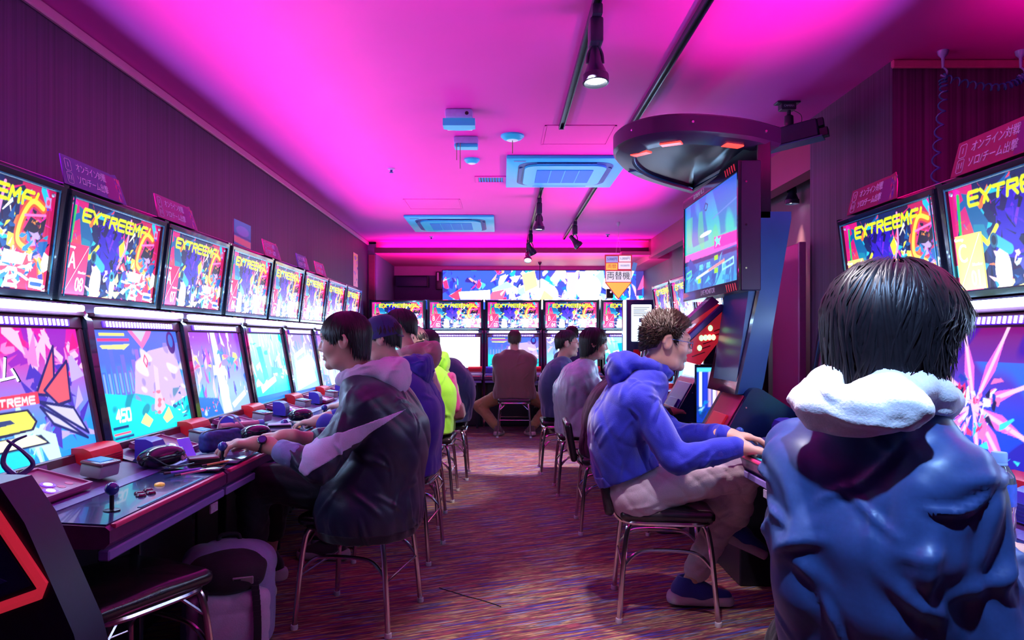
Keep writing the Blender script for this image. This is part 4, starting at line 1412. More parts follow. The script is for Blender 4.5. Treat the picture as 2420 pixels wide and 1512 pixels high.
# lit banner over the back row, dark speaker on the wall beside it
t = thing('wall_banner', 'long backlit banner of colourful pictures above the back row', 'banner', (1.05, 12.27, 1.72))
d = meshobj('print', banner_art().mesh('banner_print', 4.1, .66, 1.7), PM_BRIGHT, t); d.location = (0, -.02, 0)
obj('light_case', bb(B(), (-2.06, -.018, -.01), (2.06, .028, .67), .004), K_BLACK, t)
t = thing('wall_speaker', 'small dark speaker with white front at the left end of the banner', 'speaker', (-1.06, 12.24, 2.20))
obj('case', bb(B(), (-.05, -.07, -.15), (.05, .05, .15), .01, 2), K_BLACK, t)
obj('front', bb(B(), (-.03, -.078, .0), (.0, -.068, .14), .004), K_WHITE, t)
t = thing('wall_duct', 'dark duct along the back wall left of the banner', 'duct', (-1.45, 12.2, 2.18))
obj('duct_body', bb(B(), (-.33, -.1, -.08), (.20, .09, .08), .012, 2), mat('duct_navy', (.02, .03, .09), .5), t)
obj('duct_flange', bb(B(), (.20, -.11, -.09), (.22, .095, .09), .003), K_BLACK, t)
t = thing('back_pole_light', 'thin black pole lamp hanging in front of the banner', 'pendant', (.62, 11.6, 2.455))
obj('rod', lathe(B(), [(.006, 0), (.006, -.42)], (0, 0, 0), 8), K_BLACK, t)
obj('mount', lathe(B(), [(.03, 0), (.025, -.03), (.008, -.05)], (0, 0, 0), 12), K_BLACK, t)
t = thing('back_pole_light', 'thin black pole lamp hanging right of the arrow sign', 'pendant', (2.05, 11.6, 2.455))
obj('rod', lathe(B(), [(.006, 0), (.006, -.30)], (0, 0, 0), 8), K_BLACK, t)
obj('mount', lathe(B(), [(.03, 0), (.025, -.03), (.008, -.05)], (0, 0, 0), 12), K_BLACK, t)
t = thing('cabinet_camera', 'small black box with a white dot standing on the back row', 'device', (1.50, 9.98, 1.776))
obj('case', bb(B(), (-.045, -.04, 0), (.045, .04, .13), .006), K_BLACK, t)
obj('lens', lathe(B(), [(.014, 0), (.01, -.005)], (.012, -.041, .085), 12, rot('X', -90)), S_WHT, t)

# security camera box on its bracket
t = thing('security_camera', 'dark box camera on a ceiling bracket beside the tower canopy', 'camera', (1.72, 4.33, ZC))
bm = B(); bb(bm, (-.07, -.035, -.012), (.07, .035, 0), .004); bb(bm, (-.045, -.03, -.05), (.045, .03, -.012), .004)
obj('bracket_plate', bm, F_BLACK, t)
lettering('CAMERA', .016, mat('ink_pale', (.4, .4, .6), .5), t, (0, -.0315, -.03))
obj('joint', lathe(B(), [(.012, -.05), (.012, -.075), (.026, -.085), (.028, -.13), (.018, -.15)], (.01, 0, 0), 14), F_BLACK, t)
bm = B(); tube(bm, smooth_path([(.04, 0, -.05), (.085, .0, -.08), (.08, 0, -.14), (.04, 0, -.16)], 5), .002, 5); obj('cable', bm, K_BLACK, t)
q = rot('Z', -32) @ rot('X', 0)
bm = bx(B(), (0, 0, 0), (.30, .11, .105), None, .006); h = obj('housing', bm, mat('camera_blue_grey', (.03, .05, .10), .35), t); h.location = (.03, 0, -.20); h.rotation_euler = (0, R(-7), R(-32))
obj('housing_base', bb(B(), (-.16, -.06, -.062), (.17, .06, -.053), .002), mat('base_steel', (.10, .22, .42), .3), h)
obj('end_socket', bb(B(), (.15, -.05, .0), (.185, .0, .05), .004), F_BLACK, h)
obj('end_socket', bb(B(), (.15, -.03, -.055), (.20, .035, -.005), .004), F_BLACK, h)
obj('front_glass', bb(B(), (-.156, -.04, -.04), (-.149, .04, .04)), K_SIDE, h)


# curly cord from ceiling hooks down to the right row
def coil(bm, path, turns, r, wire):
    path = smooth_path(path, 24)
    n = len(path)
    pts = []
    m = int(turns * 9)
    for i in range(m + 1):
        u = i / m * (n - 1)
        k = min(int(u), n - 2)
        p = path[k].lerp(path[k + 1], u - k)
        tg = (path[k + 1] - path[k]).normalized()
        a = tg.cross(Vector((0, 1, 0.05))).normalized(); b = tg.cross(a)
        th = 2 * PI * i / 9
        pts.append(p + a * r * math.cos(th) + b * r * math.sin(th))
    tube(bm, pts, wire, 5)


CORD = mat('cord_teal', (.05, .28, .42), .25, var=.2)
t = thing('curly_cord', 'teal curly cord hanging from ceiling hooks to the right row', 'cord', (0, 0, 0))
bm = B(); coil(bm, [(2.185, 3.56, 2.49), (2.18, 3.55, 2.40), (2.12, 3.5, 2.15), (2.06, 3.42, 1.88), (2.04, 3.38, 1.79)], 15, .017, .0045); obj('hanging_coil', bm, CORD, t)
bm = B(); coil(bm, [(2.185, 3.56, 2.50), (2.32, 3.56, 2.465), (2.46, 3.56, 2.45), (2.56, 3.56, 2.48), (2.57, 3.56, 2.50)], 15, .016, .0045); obj('swag_coil', bm, CORD, t)
bm = B(); coil(bm, [(2.57, 3.56, 2.50), (2.68, 3.55, 2.47), (2.8, 3.55, 2.47)], 8, .016, .0045); obj('swag_coil', bm, CORD, t)
for x in (2.185, 2.57):
    bm = lathe(B(), [(.026, ZC), (.022, ZC - .02), (.008, ZC - .035), (.006, ZC - .085)], (x, 3.56, 0), 12)
    bm2 = [tube(bm, smooth_path([(x, 3.56, 2.55), (x + .02, 3.56, 2.53), (x + .012, 3.56, 2.505), (x - .012, 3.56, 2.51)], 4), .005, 6)]
    obj('hook', bm, mat('hook_ice', (.35, .75, .9), .2), t)

# ================================================================ monitor tower
TB = mat('tower_blue_black', (0.010, 0.065, 0.24), 0.3, var=0.2, scale=8)
TP = mat('tower_plum', (0.032, 0.012, 0.055), 0.32, var=0.15, scale=8)
tw = thing('monitor_tower', 'tall tower holding a live monitor under a round-nosed canopy', 'display tower', (1.2, 3.9, 0))


def T(bm):
    bm.transform(Matrix.Translation((-1.2, -3.9, 0)))
    return bm


out = [(1.397, 3.616), (1.217, 3.494), (1.05, 3.43), (.898, 3.400), (.76, 3.42), (.66, 3.50), (.605, 3.62), (.595, 3.773), (.651, 3.983), (.776, 4.239), (.967, 4.481), (1.265, 4.78), (1.40, 4.72)]
sm = [tuple(v[:2]) for v in smooth_path([(x, y, 0) for x, y in out[:-1]], 4)]
cx0, cy0 = 1.08, 3.98


def sc(k):
    return [(cx0 + (x - cx0) * k, cy0 + (y - cy0) * k) for x, y in sm]


def loft(bm, loops):
    rings = [[bm.verts.new((x, y, z)) for x, y in pts] for pts, z in loops]
    n = len(rings[0])
    for a, b in zip(rings, rings[1:]):
        for k in range(n):
            bm.faces.new((a[k], a[(k + 1) % n], b[(k + 1) % n], b[k]))
    return rings


bm = B()
rg = loft(bm, [(sc(1.0), 2.27), (sc(1.02), 2.26), (sc(1.02), 2.185), (sc(.99), 2.17), (sc(.80), 2.155), (sc(.77), 2.165), (sc(.74), 2.19)])
bm.faces.new(rg[0])
cn = obj('canopy', T(bm), TP, tw)
bm = B(); rg = loft(bm, [(sc(.745), 2.186), (sc(.55), 2.225), (sc(.2), 2.245)]); bm.faces.new(rg[-1])
obj('canopy_dome', T(bm), mat('dome_gloss_black', (.004, .010, .03), .28, var=.2, spec=.35), cn)
bm = B(); tube(bm, [(x, y, 2.168) for x, y in sc(.765)], .006, 5, True); obj('dome_rim', T(bm), mat('rim_blue_steel', (.05, .18, .5), .2, .5), cn)
E_RED = mat('canopy_red_glow', (.9, .05, .05), .3, emis=(1.0, .07, .05), estr=1.6)
for x, y, a in ((.668 + .05, 3.70, 50), (.83, 3.515, 28), (1.14, 3.55, -22), (.77, 4.12, -55)):
    bm = bx(B(), (x, y, 2.158), (.105, .050, .010), rot('Z', -a), .003)
    obj('canopy_light', T(bm), E_RED if a != -55 else mat('light_off_blue', (.03, .10, .35), .3), cn)
for x, y in ((.90, 3.383), (.64, 3.515), (1.30, 3.535)):
    obj('canopy_bolt', T(lathe(B(), [(.008, 0), (.006, -.006)], (x, y, 2.225), 8, rot('X', -90))), K_CHROME, cn)
# monitor
mo = obj('monitor', T(bb(B(), (1.165, 3.50, 1.44), (1.264, 4.56, 2.075), .005)), TP, tw)
bm = B()
for lo, hi in (((1.152, 3.50, 1.44), (1.166, 4.56, 1.495)), ((1.152, 3.50, 2.022), (1.166, 4.56, 2.075)), ((1.152, 3.50, 1.49), (1.166, 3.523, 2.03)), ((1.152, 4.537, 1.49), (1.166, 4.56, 2.03))):
    bb(bm, lo, hi, .002)
obj('monitor_frame', T(bm), K_SIDE, mo)
d = meshobj('display', game_screen(9, 'monitor').mesh('display', 1.015, .53), PM, mo); d.location = (1.160 - 1.2, 4.03 - 3.9, 1.494); d.rotation_euler.z = -PI / 2
TWL = mat('print_grey', (.55, .5, .7), .5, emis=(.5, .45, .7), estr=.2)
Mz = rot('Z', -90) @ rot('X', 90)
lettering('LIVE MONITOR', .040, TWL, mo, (1.1515 - 1.2, 4.02 - 3.9, 1.468), Mz)
lettering('EXTREME VS. 2', .034, TWL, mo, (1.1515 - 1.2, 4.20 - 3.9, 2.05), Mz)
TRD = mat('print_red', (.7, .03, .06), .5, emis=(.8, .03, .06), estr=.25)
for y, z in ((3.60, 1.463), (3.62, 2.053)):
    bm = B()
    for k in range(5):
        prism(bm, [(y - .08 + .035 * k, z - .02), (y - .06 + .035 * k, z + .018), (y - .045 + .035 * k, z + .018), (y - .07 + .035 * k, z - .02)], 1.1505, 1.1515, lambda u, v, w: (w, u, v))
    obj('red_motif', T(bm), TRD, mo)
for z in (1.55, 1.76, 1.97):
    obj('monitor_bolt', T(lathe(B(), [(.006, 0), (.005, -.005)], (1.19, 3.50, z), 8, rot('X', -90))), K_CHROME, mo)
# spine, upper post, lower board
obj('spine', T(prism(B(), [(1.155, .93), (1.285, .93), (1.30, 1.0), (1.435, 1.80), (1.435, 1.835), (1.275, 1.835)], 3.56, 3.95, YW)), TB, tw)
obj('upper_post', T(bb(B(), (1.266, 3.56, 1.80), (1.335, 4.30, 2.20), .004)), K_SIDE, tw)
obj('back_board', T(prism(B(), [(1.15, .93), (1.165, .93), (1.275, 1.445), (1.26, 1.445)], 3.55, 4.02, YW)), mat('board_gloss_plum', (.05, .02, .06), .12, var=.2, coat=.6), tw)
obj('board_lock', T(lathe(B(), [(.009, 0), (.007, -.006)], (1.188, 3.72, 1.10), 10, rot('Y', 90))), K_CHROME, tw)
# translucent red shell with green lamps
RS = mat('red_translucent', (.85, .02, .05), .15, emis=(.9, .03, .06), estr=.28, coat=.5)
sh = obj('red_shell', T(prism(B(), [(1.01, 1.27), (1.20, 1.40), (1.235, 1.38), (1.225, 1.22), (1.10, 1.06), (.985, 1.09)], 3.98, 4.06, YW)), RS, tw)
obj('shell_ridge', T(bx(B(), (1.11, 3.955, 1.285), (.30, .03, .035), rot('Y', -43), .006)), mat('ridge_violet', (.10, .05, .25), .25, .3), sh)
obj('shell_top', T(prism(B(), [(1.02, 1.30), (1.17, 1.44), (1.21, 1.41), (1.05, 1.25)], 3.99, 4.10, YW)), mat('shell_plum', (.22, .03, .25), .2, coat=.4), sh)
E_GRN = mat('lamp_green', (.3, 1, .4), .3, emis=(.35, 1.0, .35), estr=2.2)
E_AMB = mat('lamp_amber', (1, .7, .4), .3, emis=(1.0, .6, .35), estr=2.0)
for x, z, mm in ((1.155, 1.265, E_GRN), (1.105, 1.21, E_GRN), (1.128, 1.212, E_GRN), (1.150, 1.214, E_AMB), (1.172, 1.214, E_AMB), (1.095, 1.155, E_GRN)):
    obj('shell_lamp', T(ell_bm((x, 3.972, z), (.014, .008, .019)) if False else lathe(B(), [(.004, -.016), (.011, -.009), (.013, 0), (.011, .009), (.004, .016)], (x, 3.975, z), 10)), mm, sh)
for k in range(5):
    obj('shell_groove', T(bx(B(), (1.09 + .03 * k, 3.979, 1.12 + .035 * k), (.075, .004, .006), rot('Y', -20))), mat('groove_dark_red', (.35, .01, .03), .3), sh)
# base with two slanted pods and a striped picture between them
obj('base', T(bb(B(), (1.16, 3.50, 0), (1.85, 4.95, .69), .006)), K_BODY, tw)
for y0, col in ((3.50, None), (4.48, 1)):
    pod = obj('pod', T(prism(B(), [(1.06, .69), (1.205, .945), (1.225, .962), (1.25, .965), (1.275, .955), (1.45, .84), (1.47, .80), (1.47, .69)], y0, y0 + .42, YW)), mat('pod_black_navy', (.006, .012, .075), .25, var=.2), tw)
    e = rot('Y', -30)
    for nm, u0, u1, v0, v1, mm in (('red_panel', .02, .27, .03, .36, mat('pod_red', (.60, .03, .10), .3, coat=.4) if not col else mat('pod_blue', (.05, .05, .45), .3)), ('pod_slot', .05, .15, .08, .30, mat('pod_bright_red', (.85, .03, .06), .3, emis=(.9, .03, .05), estr=.15) if not col else K_BLUE)):
        th = .006 if nm == 'red_panel' else .016
        nrm = Vector((-.255, 0, .145)).normalized(); up = Vector((.145, 0, .255)).normalized()
        bm = B(); c = Vector((1.06, y0, .69)) + up * ((u0 + u1) / 2) + Vector((0, (v0 + v1) / 2, 0)) + nrm * (th / 2)
        M3 = Matrix((nrm, Vector((0, 1, 0)), up)).transposed()
        bx(bm, c, (th, v1 - v0, u1 - u0), M3, .002)
        obj(nm, T(bm), mm, pod)
    obj('pod_screw', T(lathe(B(), [(.006, 0), (.004, -.004)], (1.19, y0, .87), 8, rot('X', -90))), K_CHROME, pod)
p = Pic(40, 44, .85, (20, 60, 190))
for i, c in enumerate([(230, 240, 255), (40, 60, 220), (200, 170, 220), (255, 235, 240), (250, 180, 160), (255, 255, 255), (240, 190, 180), (230, 240, 255)]):
    p.rect(.05 + i * .1, .28, .12 + i * .1, .95, c)
p.shards(24, [(20, 130, 220), (20, 60, 150), (150, 220, 255)], 51, (0, 0, .6, .35), (.04, .12), 3); p.rect(0, .92, .85, 1, (90, 220, 255))
d = meshobj('striped_picture', p.mesh('striped_picture', .24, .34), PM, tw); d.location = (1.325 - 1.2, 4.44 - 3.9, .69)
obj('picture_case', T(bb(B(), (1.20, 4.445, .69), (1.45, 4.475, 1.05), .003)), K_SIDE, tw)

# white screen kiosk by the back row
t = thing('kiosk', 'dark upright kiosk with a tall white screen by the back row', 'kiosk', (1.745, 9.15, 0))
obj('case', bb(B(), (-.185, -.18, 0), (.185, .18, 1.70), .012, 2), mat('kiosk_navy', (.015, .04, .12), .3), t)
obj('screen', bb(B(), (-.125, -.186, 1.18), (.125, -.179, 1.64), .01, 2), mat('kiosk_screen_glow', (.7, .9, 1), .3, emis=(.75, .93, 1.0), estr=1.6), t)
bm = B()
for k in range(6):
    bb(bm, (-.10, -.188, 1.60 - .02 * k), (.10 - .03 * (k % 3), -.1865, 1.607 - .02 * k))
obj('screen_text', bm, mat('kiosk_ink', (.1, .35, .6), .5), t)
obj('screen_mark', bb(B(), (-.03, -.188, 1.42), (.03, -.1865, 1.47)), mat('kiosk_ink', (.1, .35, .6), .5), t)
obj('glow_edge', bb(B(), (-.215, -.17, .55), (-.190, -.10, 1.70), .004), mat('edge_glow', (.9, 1, 1), .3, emis=(.75, .95, 1.0), estr=3), t)
obj('card_slot', bb(B(), (-.10, -.19, 1.0), (.10, -.178, 1.08), .004), K_RED, t)

# machine at the near left edge: dark leaning side with a red framed window
t = thing('framed_machine', 'dark machine side with a red framed picture window at the bottom left', 'arcade machine', (-1.0, 1.3, 0))
bm = prism(B(), [(-.62, 0), (.27, 0), (.265, .60), (.245, .68), (.158, .877), (.112, .945), (-.62, .96)], -.03, .06, YW)
obj('side_board', bm, mat('machine_indigo', (.012, .012, .055), .4, var=.25, scale=60), t)
Rd = mat('frame_red', (.85, .03, .08), .35, emis=(.9, .03, .07), estr=.4)  # own glow added to lift the frame's brightness
bm = B()
inner = [(-.55, .93), (.075, .93), (.108, .893), (.192, .768), (.185, .752), (.10, .722), (-.55, .48)]
tube(bm, [(x, -.031, z) for x, z in inner], .011, 6, True)
obj('red_frame', bm, Rd, t)
obj('window_glass', prism(B(), [(-.55, .92), (.065, .918), (.09, .888), (.172, .768), (.09, .735), (-.55, .50)], -.033, -.030, YW), mat('window_navy', (.02, .05, .16), .15, var=.4, scale=20, coat=.5), t)
obj('window_picture', prism(B(), [(-.55, .90), (.03, .90), (.085, .82), (-.55, .80)], -.035, -.033, YW), mat('window_red_picture', (.45, .03, .10), .3, var=.5, scale=12), t)
obj('window_shelf', prism(B(), [(-.55, .795), (.05, .81), (.13, .775), (.06, .748), (-.55, .56)], -.0355, -.033, YW), mat('window_teal', (.04, .20, .42), .3, var=.4, scale=14), t)

# ================================================================ chairs
C_PAD = mat('vinyl_black', (0.022, 0.016, 0.022), 0.25, var=0.2, scale=50, coat=0.3)
C_FOOT = mat('foot_white', (0.7, 0.68, 0.75), 0.4)
C_TUBE = mat('chair_chrome', (0.72, 0.62, 0.66), 0.18, 1.0, var=0.08)


def chair_proto(label, back, sh=.44):
    t = thing('stool' if not back else 'low_back_chair', label, 'chair')
    prims = [rb((0, 0, sh + .012), (.205, .20, .026), .024), ell((0, .0, sh + .03), (.17, .165, .022), k=.03)]
    me = sdf_mesh('seat', prims, .012)
    meshobj('seat', me, C_PAD, t)
    bm = B()
    ring = []
    for k in range(28):
        a = 2 * PI * k / 28
        c, s = math.cos(a), math.sin(a)
        m_ = (abs(c) ** 5 + abs(s) ** 5) ** (-1 / 5)
        ring.append((.198 * c * m_, .193 * s * m_, sh - .018))
    tube(bm, ring, .0105, 8, True)
    obj('seat_rim', bm, C_TUBE, t)
    for sx in (-1, 1):
        for sy in (-1, 1):
            bm = B()
            tube(bm, smooth_path([(sx * .145, sy * .13, sh - .022), (sx * .168, sy * .158, sh - .032), (sx * .178, sy * .172, sh - .075), (sx * .188, sy * .185, .26), (sx * .205, sy * .205, .012)], 5), .0115, 10)
            l = obj('leg', bm, C_TUBE, t)
            f = obj('foot_cap', lathe(B(), [(.014, 0), (.0155, .004), (.0145, .020)], (sx * .2055, sy * .2055, 0), 12), C_FOOT, l)
    for sx in (-1, 1):
        bm = B(); tube(bm, smooth_path([(sx * .186, -.183, .235), (sx * .178, -.135, .285), (sx * .174, -.07, .302), (sx * .174, .07, .302), (sx * .178, .135, .285), (sx * .186, .183, .235)], 5), .0085, 8)
        obj('side_arch', bm, C_TUBE, t)
    for sy in (-1, 1):
        bm = B(); tube(bm, [(-.190, sy * .19, .215), (.190, sy * .19, .215)], .005, 8)
        obj('stretcher', bm, C_TUBE, t)
        for sx in (-1, 1):
            bm = B(); tube(bm, [(sx * .182, sy * .176, .33), (sx * .10, sy * .15, sh - .03)], .006, 6)
            obj('gusset', bm, C_TUBE, t)
    if back:
        for sx in (-1, 1):
            bm = B(); tube(bm, smooth_path([(sx * .15, -.19, sh - .02), (sx * .15, -.225, sh + .02), (sx * .15, -.26, sh + .12), (sx * .145, -.275, sh + .24)], 5), .009, 8)
            obj('back_post', bm, C_TUBE, t)
        me = sdf_mesh('backrest', [rb((0, -.262, sh + .125), (.185, .022, .125), .02, rot('X', 10))], .012)
        meshobj('backrest', me, C_PAD, t)
    return t


GCH = 'black seated chrome stools'
st0 = chair_proto('chrome stool under the dark striped jacket', False)
bk0 = chair_proto('low backed chrome chair under the blue hoodie, beige trousers', True)


def put_chair(src, label, x, y, rz, z=0):
    c = copy_tree(src)
    c.location = (x, y, z); c.rotation_euler = (0, 0, rz); c['label'] = label; c['group'] = GCH
    return c


st0.location = (-.615, 3.14, 0); st0.rotation_euler = (0, 0, R(78)); st0['group'] = GCH
bk0.location = (.725, 3.235, 0); bk0.rotation_euler = (0, 0, R(-96)); bk0['group'] = GCH
put_chair(st0, 'empty stool at the bottom left in front of the grey backpack', -1.175, 2.19, R(64))
put_chair(st0, 'stool under the navy cap and blue hoodie', -.57, 4.05, R(84))
put_chair(st0, 'stool under the person with the brown hood', -.60, 4.78, R(88))
put_chair(st0, 'stool under the lime green hoodie', -.56, 5.52, R(88))
put_chair(st0, 'stool under the long dark coat far down the left row', -.50, 6.35, R(90))
put_chair(st0, 'spare stool standing past the long dark coat', -.62, 7.25, R(80))
put_chair(st0, 'stool of the brown jacket, seen from behind at the back row', .165, 9.02, R(-3))
put_chair(st0, 'stool under the silver jacket', .64, 5.72, R(-90))
put_chair(st0, 'stool under the denim shirt with glasses', .56, 6.62, R(-90))
put_chair(bk0, 'chair under the black jacket behind the blue hoodie', .70, 4.62, R(-92))
put_chair(st0, 'stool under the big figure with the white hood', .72, 1.42, R(-52))

# ================================================================ people
SK = mat('skin', (0.62, 0.34, 0.26), 0.45, var=0.06, scale=60, sheen=0.1)
SKL = mat('lips', (0.50, 0.18, 0.17), 0.4, var=0.05)
EYEW = mat('eye_white', (0.75, 0.74, 0.76), 0.2)
EYED = mat('eye_dark', (0.015, 0.010, 0.010), 0.15)
HAIRS = {
    'black': mat('hair_black', (0.013, 0.010, 0.014), 0.40, var=0.5, scale=90, spec=.35),
    'brown': mat('hair_dark_brown', (0.045, 0.022, 0.014), 0.42, var=0.5, scale=90),
}


def V3(v):
    return np.array(v, float)


def nrm(v):
    v = V3(v)
    return v / max(np.linalg.norm(v), 1e-9)


def ik(S, T, l1, l2, pole):
    S, T = V3(S), V3(T)
    d = T - S
    L = np.linalg.norm(d)
    Lc = min(max(L, abs(l1 - l2) + .02), l1 + l2 - .004)
    u = d / L
    T2 = S + u * Lc
    a = (l1 * l1 - l2 * l2 + Lc * Lc) / (2 * Lc)
    h = math.sqrt(max(l1 * l1 - a * a, 0))
    p = V3(pole) - u * (V3(pole) @ u)
    return S + u * a + nrm(p) * h, T2


def crease(me, n, seed, box, amp=.006, wid=.011, length=(.06, .16), dirs=((0, 0, 1),), jitter=.6, rec=None):
    """push thin drapes and tucks into a cloth mesh along its normals"""
    nv = len(me.vertices)
    co = np.empty(nv * 3, np.float32); me.vertices.foreach_get('co', co); co = co.reshape(-1, 3).astype(float)
    no = np.empty(nv * 3, np.float32); me.vertex_normals.foreach_get('vector', no); no = no.reshape(-1, 3)
    rs = np.random.RandomState(seed)
    inb = np.nonzero(np.all((co >= np.array(box[0])) & (co <= np.array(box[1])), axis=1))[0]
    if len(inb) == 0 and rec is None:
        return
    dsp = np.zeros(nv)
    if rec is None:
        rec = []
        for _ in range(n):
            i = inb[rs.randint(len(inb))]
            d = V3(dirs[rs.randint(len(dirs))]) + rs.normal(size=3) * jitter
            d = nrm(d - no[i] * (d @ no[i]))
            rec.append((co[i].copy(), d, rs.uniform(*length), wid * rs.uniform(.6, 1.5), amp * rs.uniform(.5, 1.3), np.cross(d, no[i]) * rs.normal() * .25))
    for c, d, L, w, a, bend in rec:
        q = co - c
        t = np.clip(q @ d, -L, L)
        r = q - t[:, None] * d - (t * t / L)[:, None] * bend
        r2 = np.einsum('ij,ij->i', r, r)
        e = np.exp(-r2 / (w * w)) - .55 * np.exp(-r2 / (4.8 * w * w))
        dsp += np.where(r2 < (5 * w) ** 2, a * (1 - (t / L) ** 2) * e * 1.6, 0)
    co += no * np.clip(dsp, -.009, .015)[:, None]
    me.vertices.foreach_set('co', co.astype(np.float32).ravel())
    me.update()
    return rec


def hand_prims(w, f, n, side, curl=.5, spread=1.0):
    """w wrist, f finger direction, n palm normal (out of the palm), side +1 right hand / -1 left"""
    f = nrm(f); n = nrm(V3(n) - f * (V3(n) @ f))
    s = np.cross(f, n) * side       # towards the thumb
    P = []
    kn = []
    for i, (o, l) in enumerate(((.030, .088), (.011, .093), (-.010, .089), (-.029, .081))):
        k = w + f * l + s * o * spread - n * .004
        kn.append(k)
        P.append(cap(w + s * o * .55 + f * .012, k, .0165, .0125, .016))
    P.append(cap(w - f * .03, w + f * .02, .026, .024, .03))
    lens = ((.040, .025, .021), (.045, .029, .022), (.041, .027, .021), (.032, .020, .018))
    for i in range(4):
        p = kn[i]; a = curl * (.75 + .12 * i); r = (.0102, .0104, .0098, .0086)[i]
        d0 = f + s * (.10 - .07 * i) * spread
        for j, l in enumerate(lens[i]):
            ang = a * (.55, 1.45, 2.0)[j]
            d = nrm(nrm(d0) * math.cos(ang) + n * math.sin(ang))
            q = p + d * l
            P.append(cap(p, q, r, r * .9, .006 if j else .010))
            p = q; r *= .9
    b = w + f * .022 + s * .026
    d = nrm(f * .75 + s * .62 + n * .30); q = b + d * .042
    P.append(cap(b, q, .0165, .0125, .018))
    d2 = nrm(f * .95 + s * .12 + n * .35); q2 = q + d2 * .034
    P.append(cap(q, q2, .0122, .0105, .006)); P.append(cap(q2, q2 + nrm(f * .9 - s * .15 + n * .4) * .022, .0105, .0085, .005))
    return P


def head_prims(c, M):
    H = lambda v: V3(c) + M @ V3(v)
    P = [ell(H((0, -.014, .028)), (.074, .095, .088), M, .03), ell(H((0, .026, -.030)), (.057, .064, .078), M, .03),
         cap(H((-.030, .035, -.088)), H((.030, .035, -.088)), .022, .022, .035), ell(H((0, .076, -.096)), (.021, .018, .019), M, .022),
         cap(H((-.032, .078, .030)), H((.032, .078, .030)), .015, .015, .025),
         cap(H((0, .090, .016)), H((0, .107, -.022)), .0080, .0112, .012), cap(H((-.012, .097, -.027)), H((.012, .097, -.027)), .0085, .0085, .008),
         ell(H((.036, .060, -.024)), (.026, .026, .024), M, .03), ell(H((-.036, .060, -.024)), (.026, .026, .024), M, .03),
         cap(H((-.016, .087, -.053)), H((.016, .087, -.053)), .0085, .0085, .006), cap(H((-.013, .0865, -.066)), H((.013, .0865, -.066)), .0085, .0085, .006)]
    for s in (-1, 1):
        P.append(ell(H((s * .077, -.012, -.004)), (.009, .020, .032), M, .010))
        P.append(cap(H((s * .080, -.022, .016)), H((s * .082, -.030, -.004)), .007, .006, .008))
        P.append(cap(H((s * .080, -.006, .026)), H((s * .081, -.022, .020)), .006, .006, .008))
    S = [ell(H((s * .031, .098, .008)), (.015, .014, .011), M, .012) for s in (-1, 1)]
    S += [ell(H((s * .089, -.012, .000)), (.008, .011, .019), M, .006) for s in (-1, 1)]
    S.append(cap(H((-.019, .0965, -.0598)), H((.019, .0965, -.0598)), .0034, .0034, .003))
    return P, S


HC, HR = V3((0, -.013, .030)), V3((.0825, .1035, .0965))
CUTS = {
    'bowl': [(0, 1.55), (.5, 1.50), (.85, 1.62), (1.15, 1.95), (1.45, 1.72), (1.75, 1.80), (2.05, 2.60), (PI, 2.78)],
    'long': [(0, 1.55), (.7, 1.62), (1.05, 1.95), (1.4, 2.65), (2.2, 3.05), (PI, 3.1)],
    'short': [(0, 1.15), (.6, 1.22), (1.0, 1.45), (1.25, 1.95), (1.45, 1.55), (1.75, 1.62), (2.0, 2.25), (PI, 2.55)],
    'crop': [(0, 1.02), (.6, 1.10), (.95, 1.38), (1.2, 1.98), (1.42, 1.50), (1.75, 1.60), (2.0, 2.2), (PI, 2.5)],
}


def hpos(a, t, k=1.0):
    rr = np.where(t <= PI / 2, np.sin(np.minimum(t, PI / 2)), 1 - .17 * np.maximum(t - PI / 2, 0))
    z = np.where(t <= PI / 2, HR[2] * np.cos(np.minimum(t, PI / 2)), -.095 * (t - PI / 2))
    return np.stack([HC[0] + HR[0] * k * rr * np.sin(a), HC[1] + HR[1] * k * rr * np.cos(a), HC[2] + z * np.where(t <= PI / 2, k, 1)], -1)


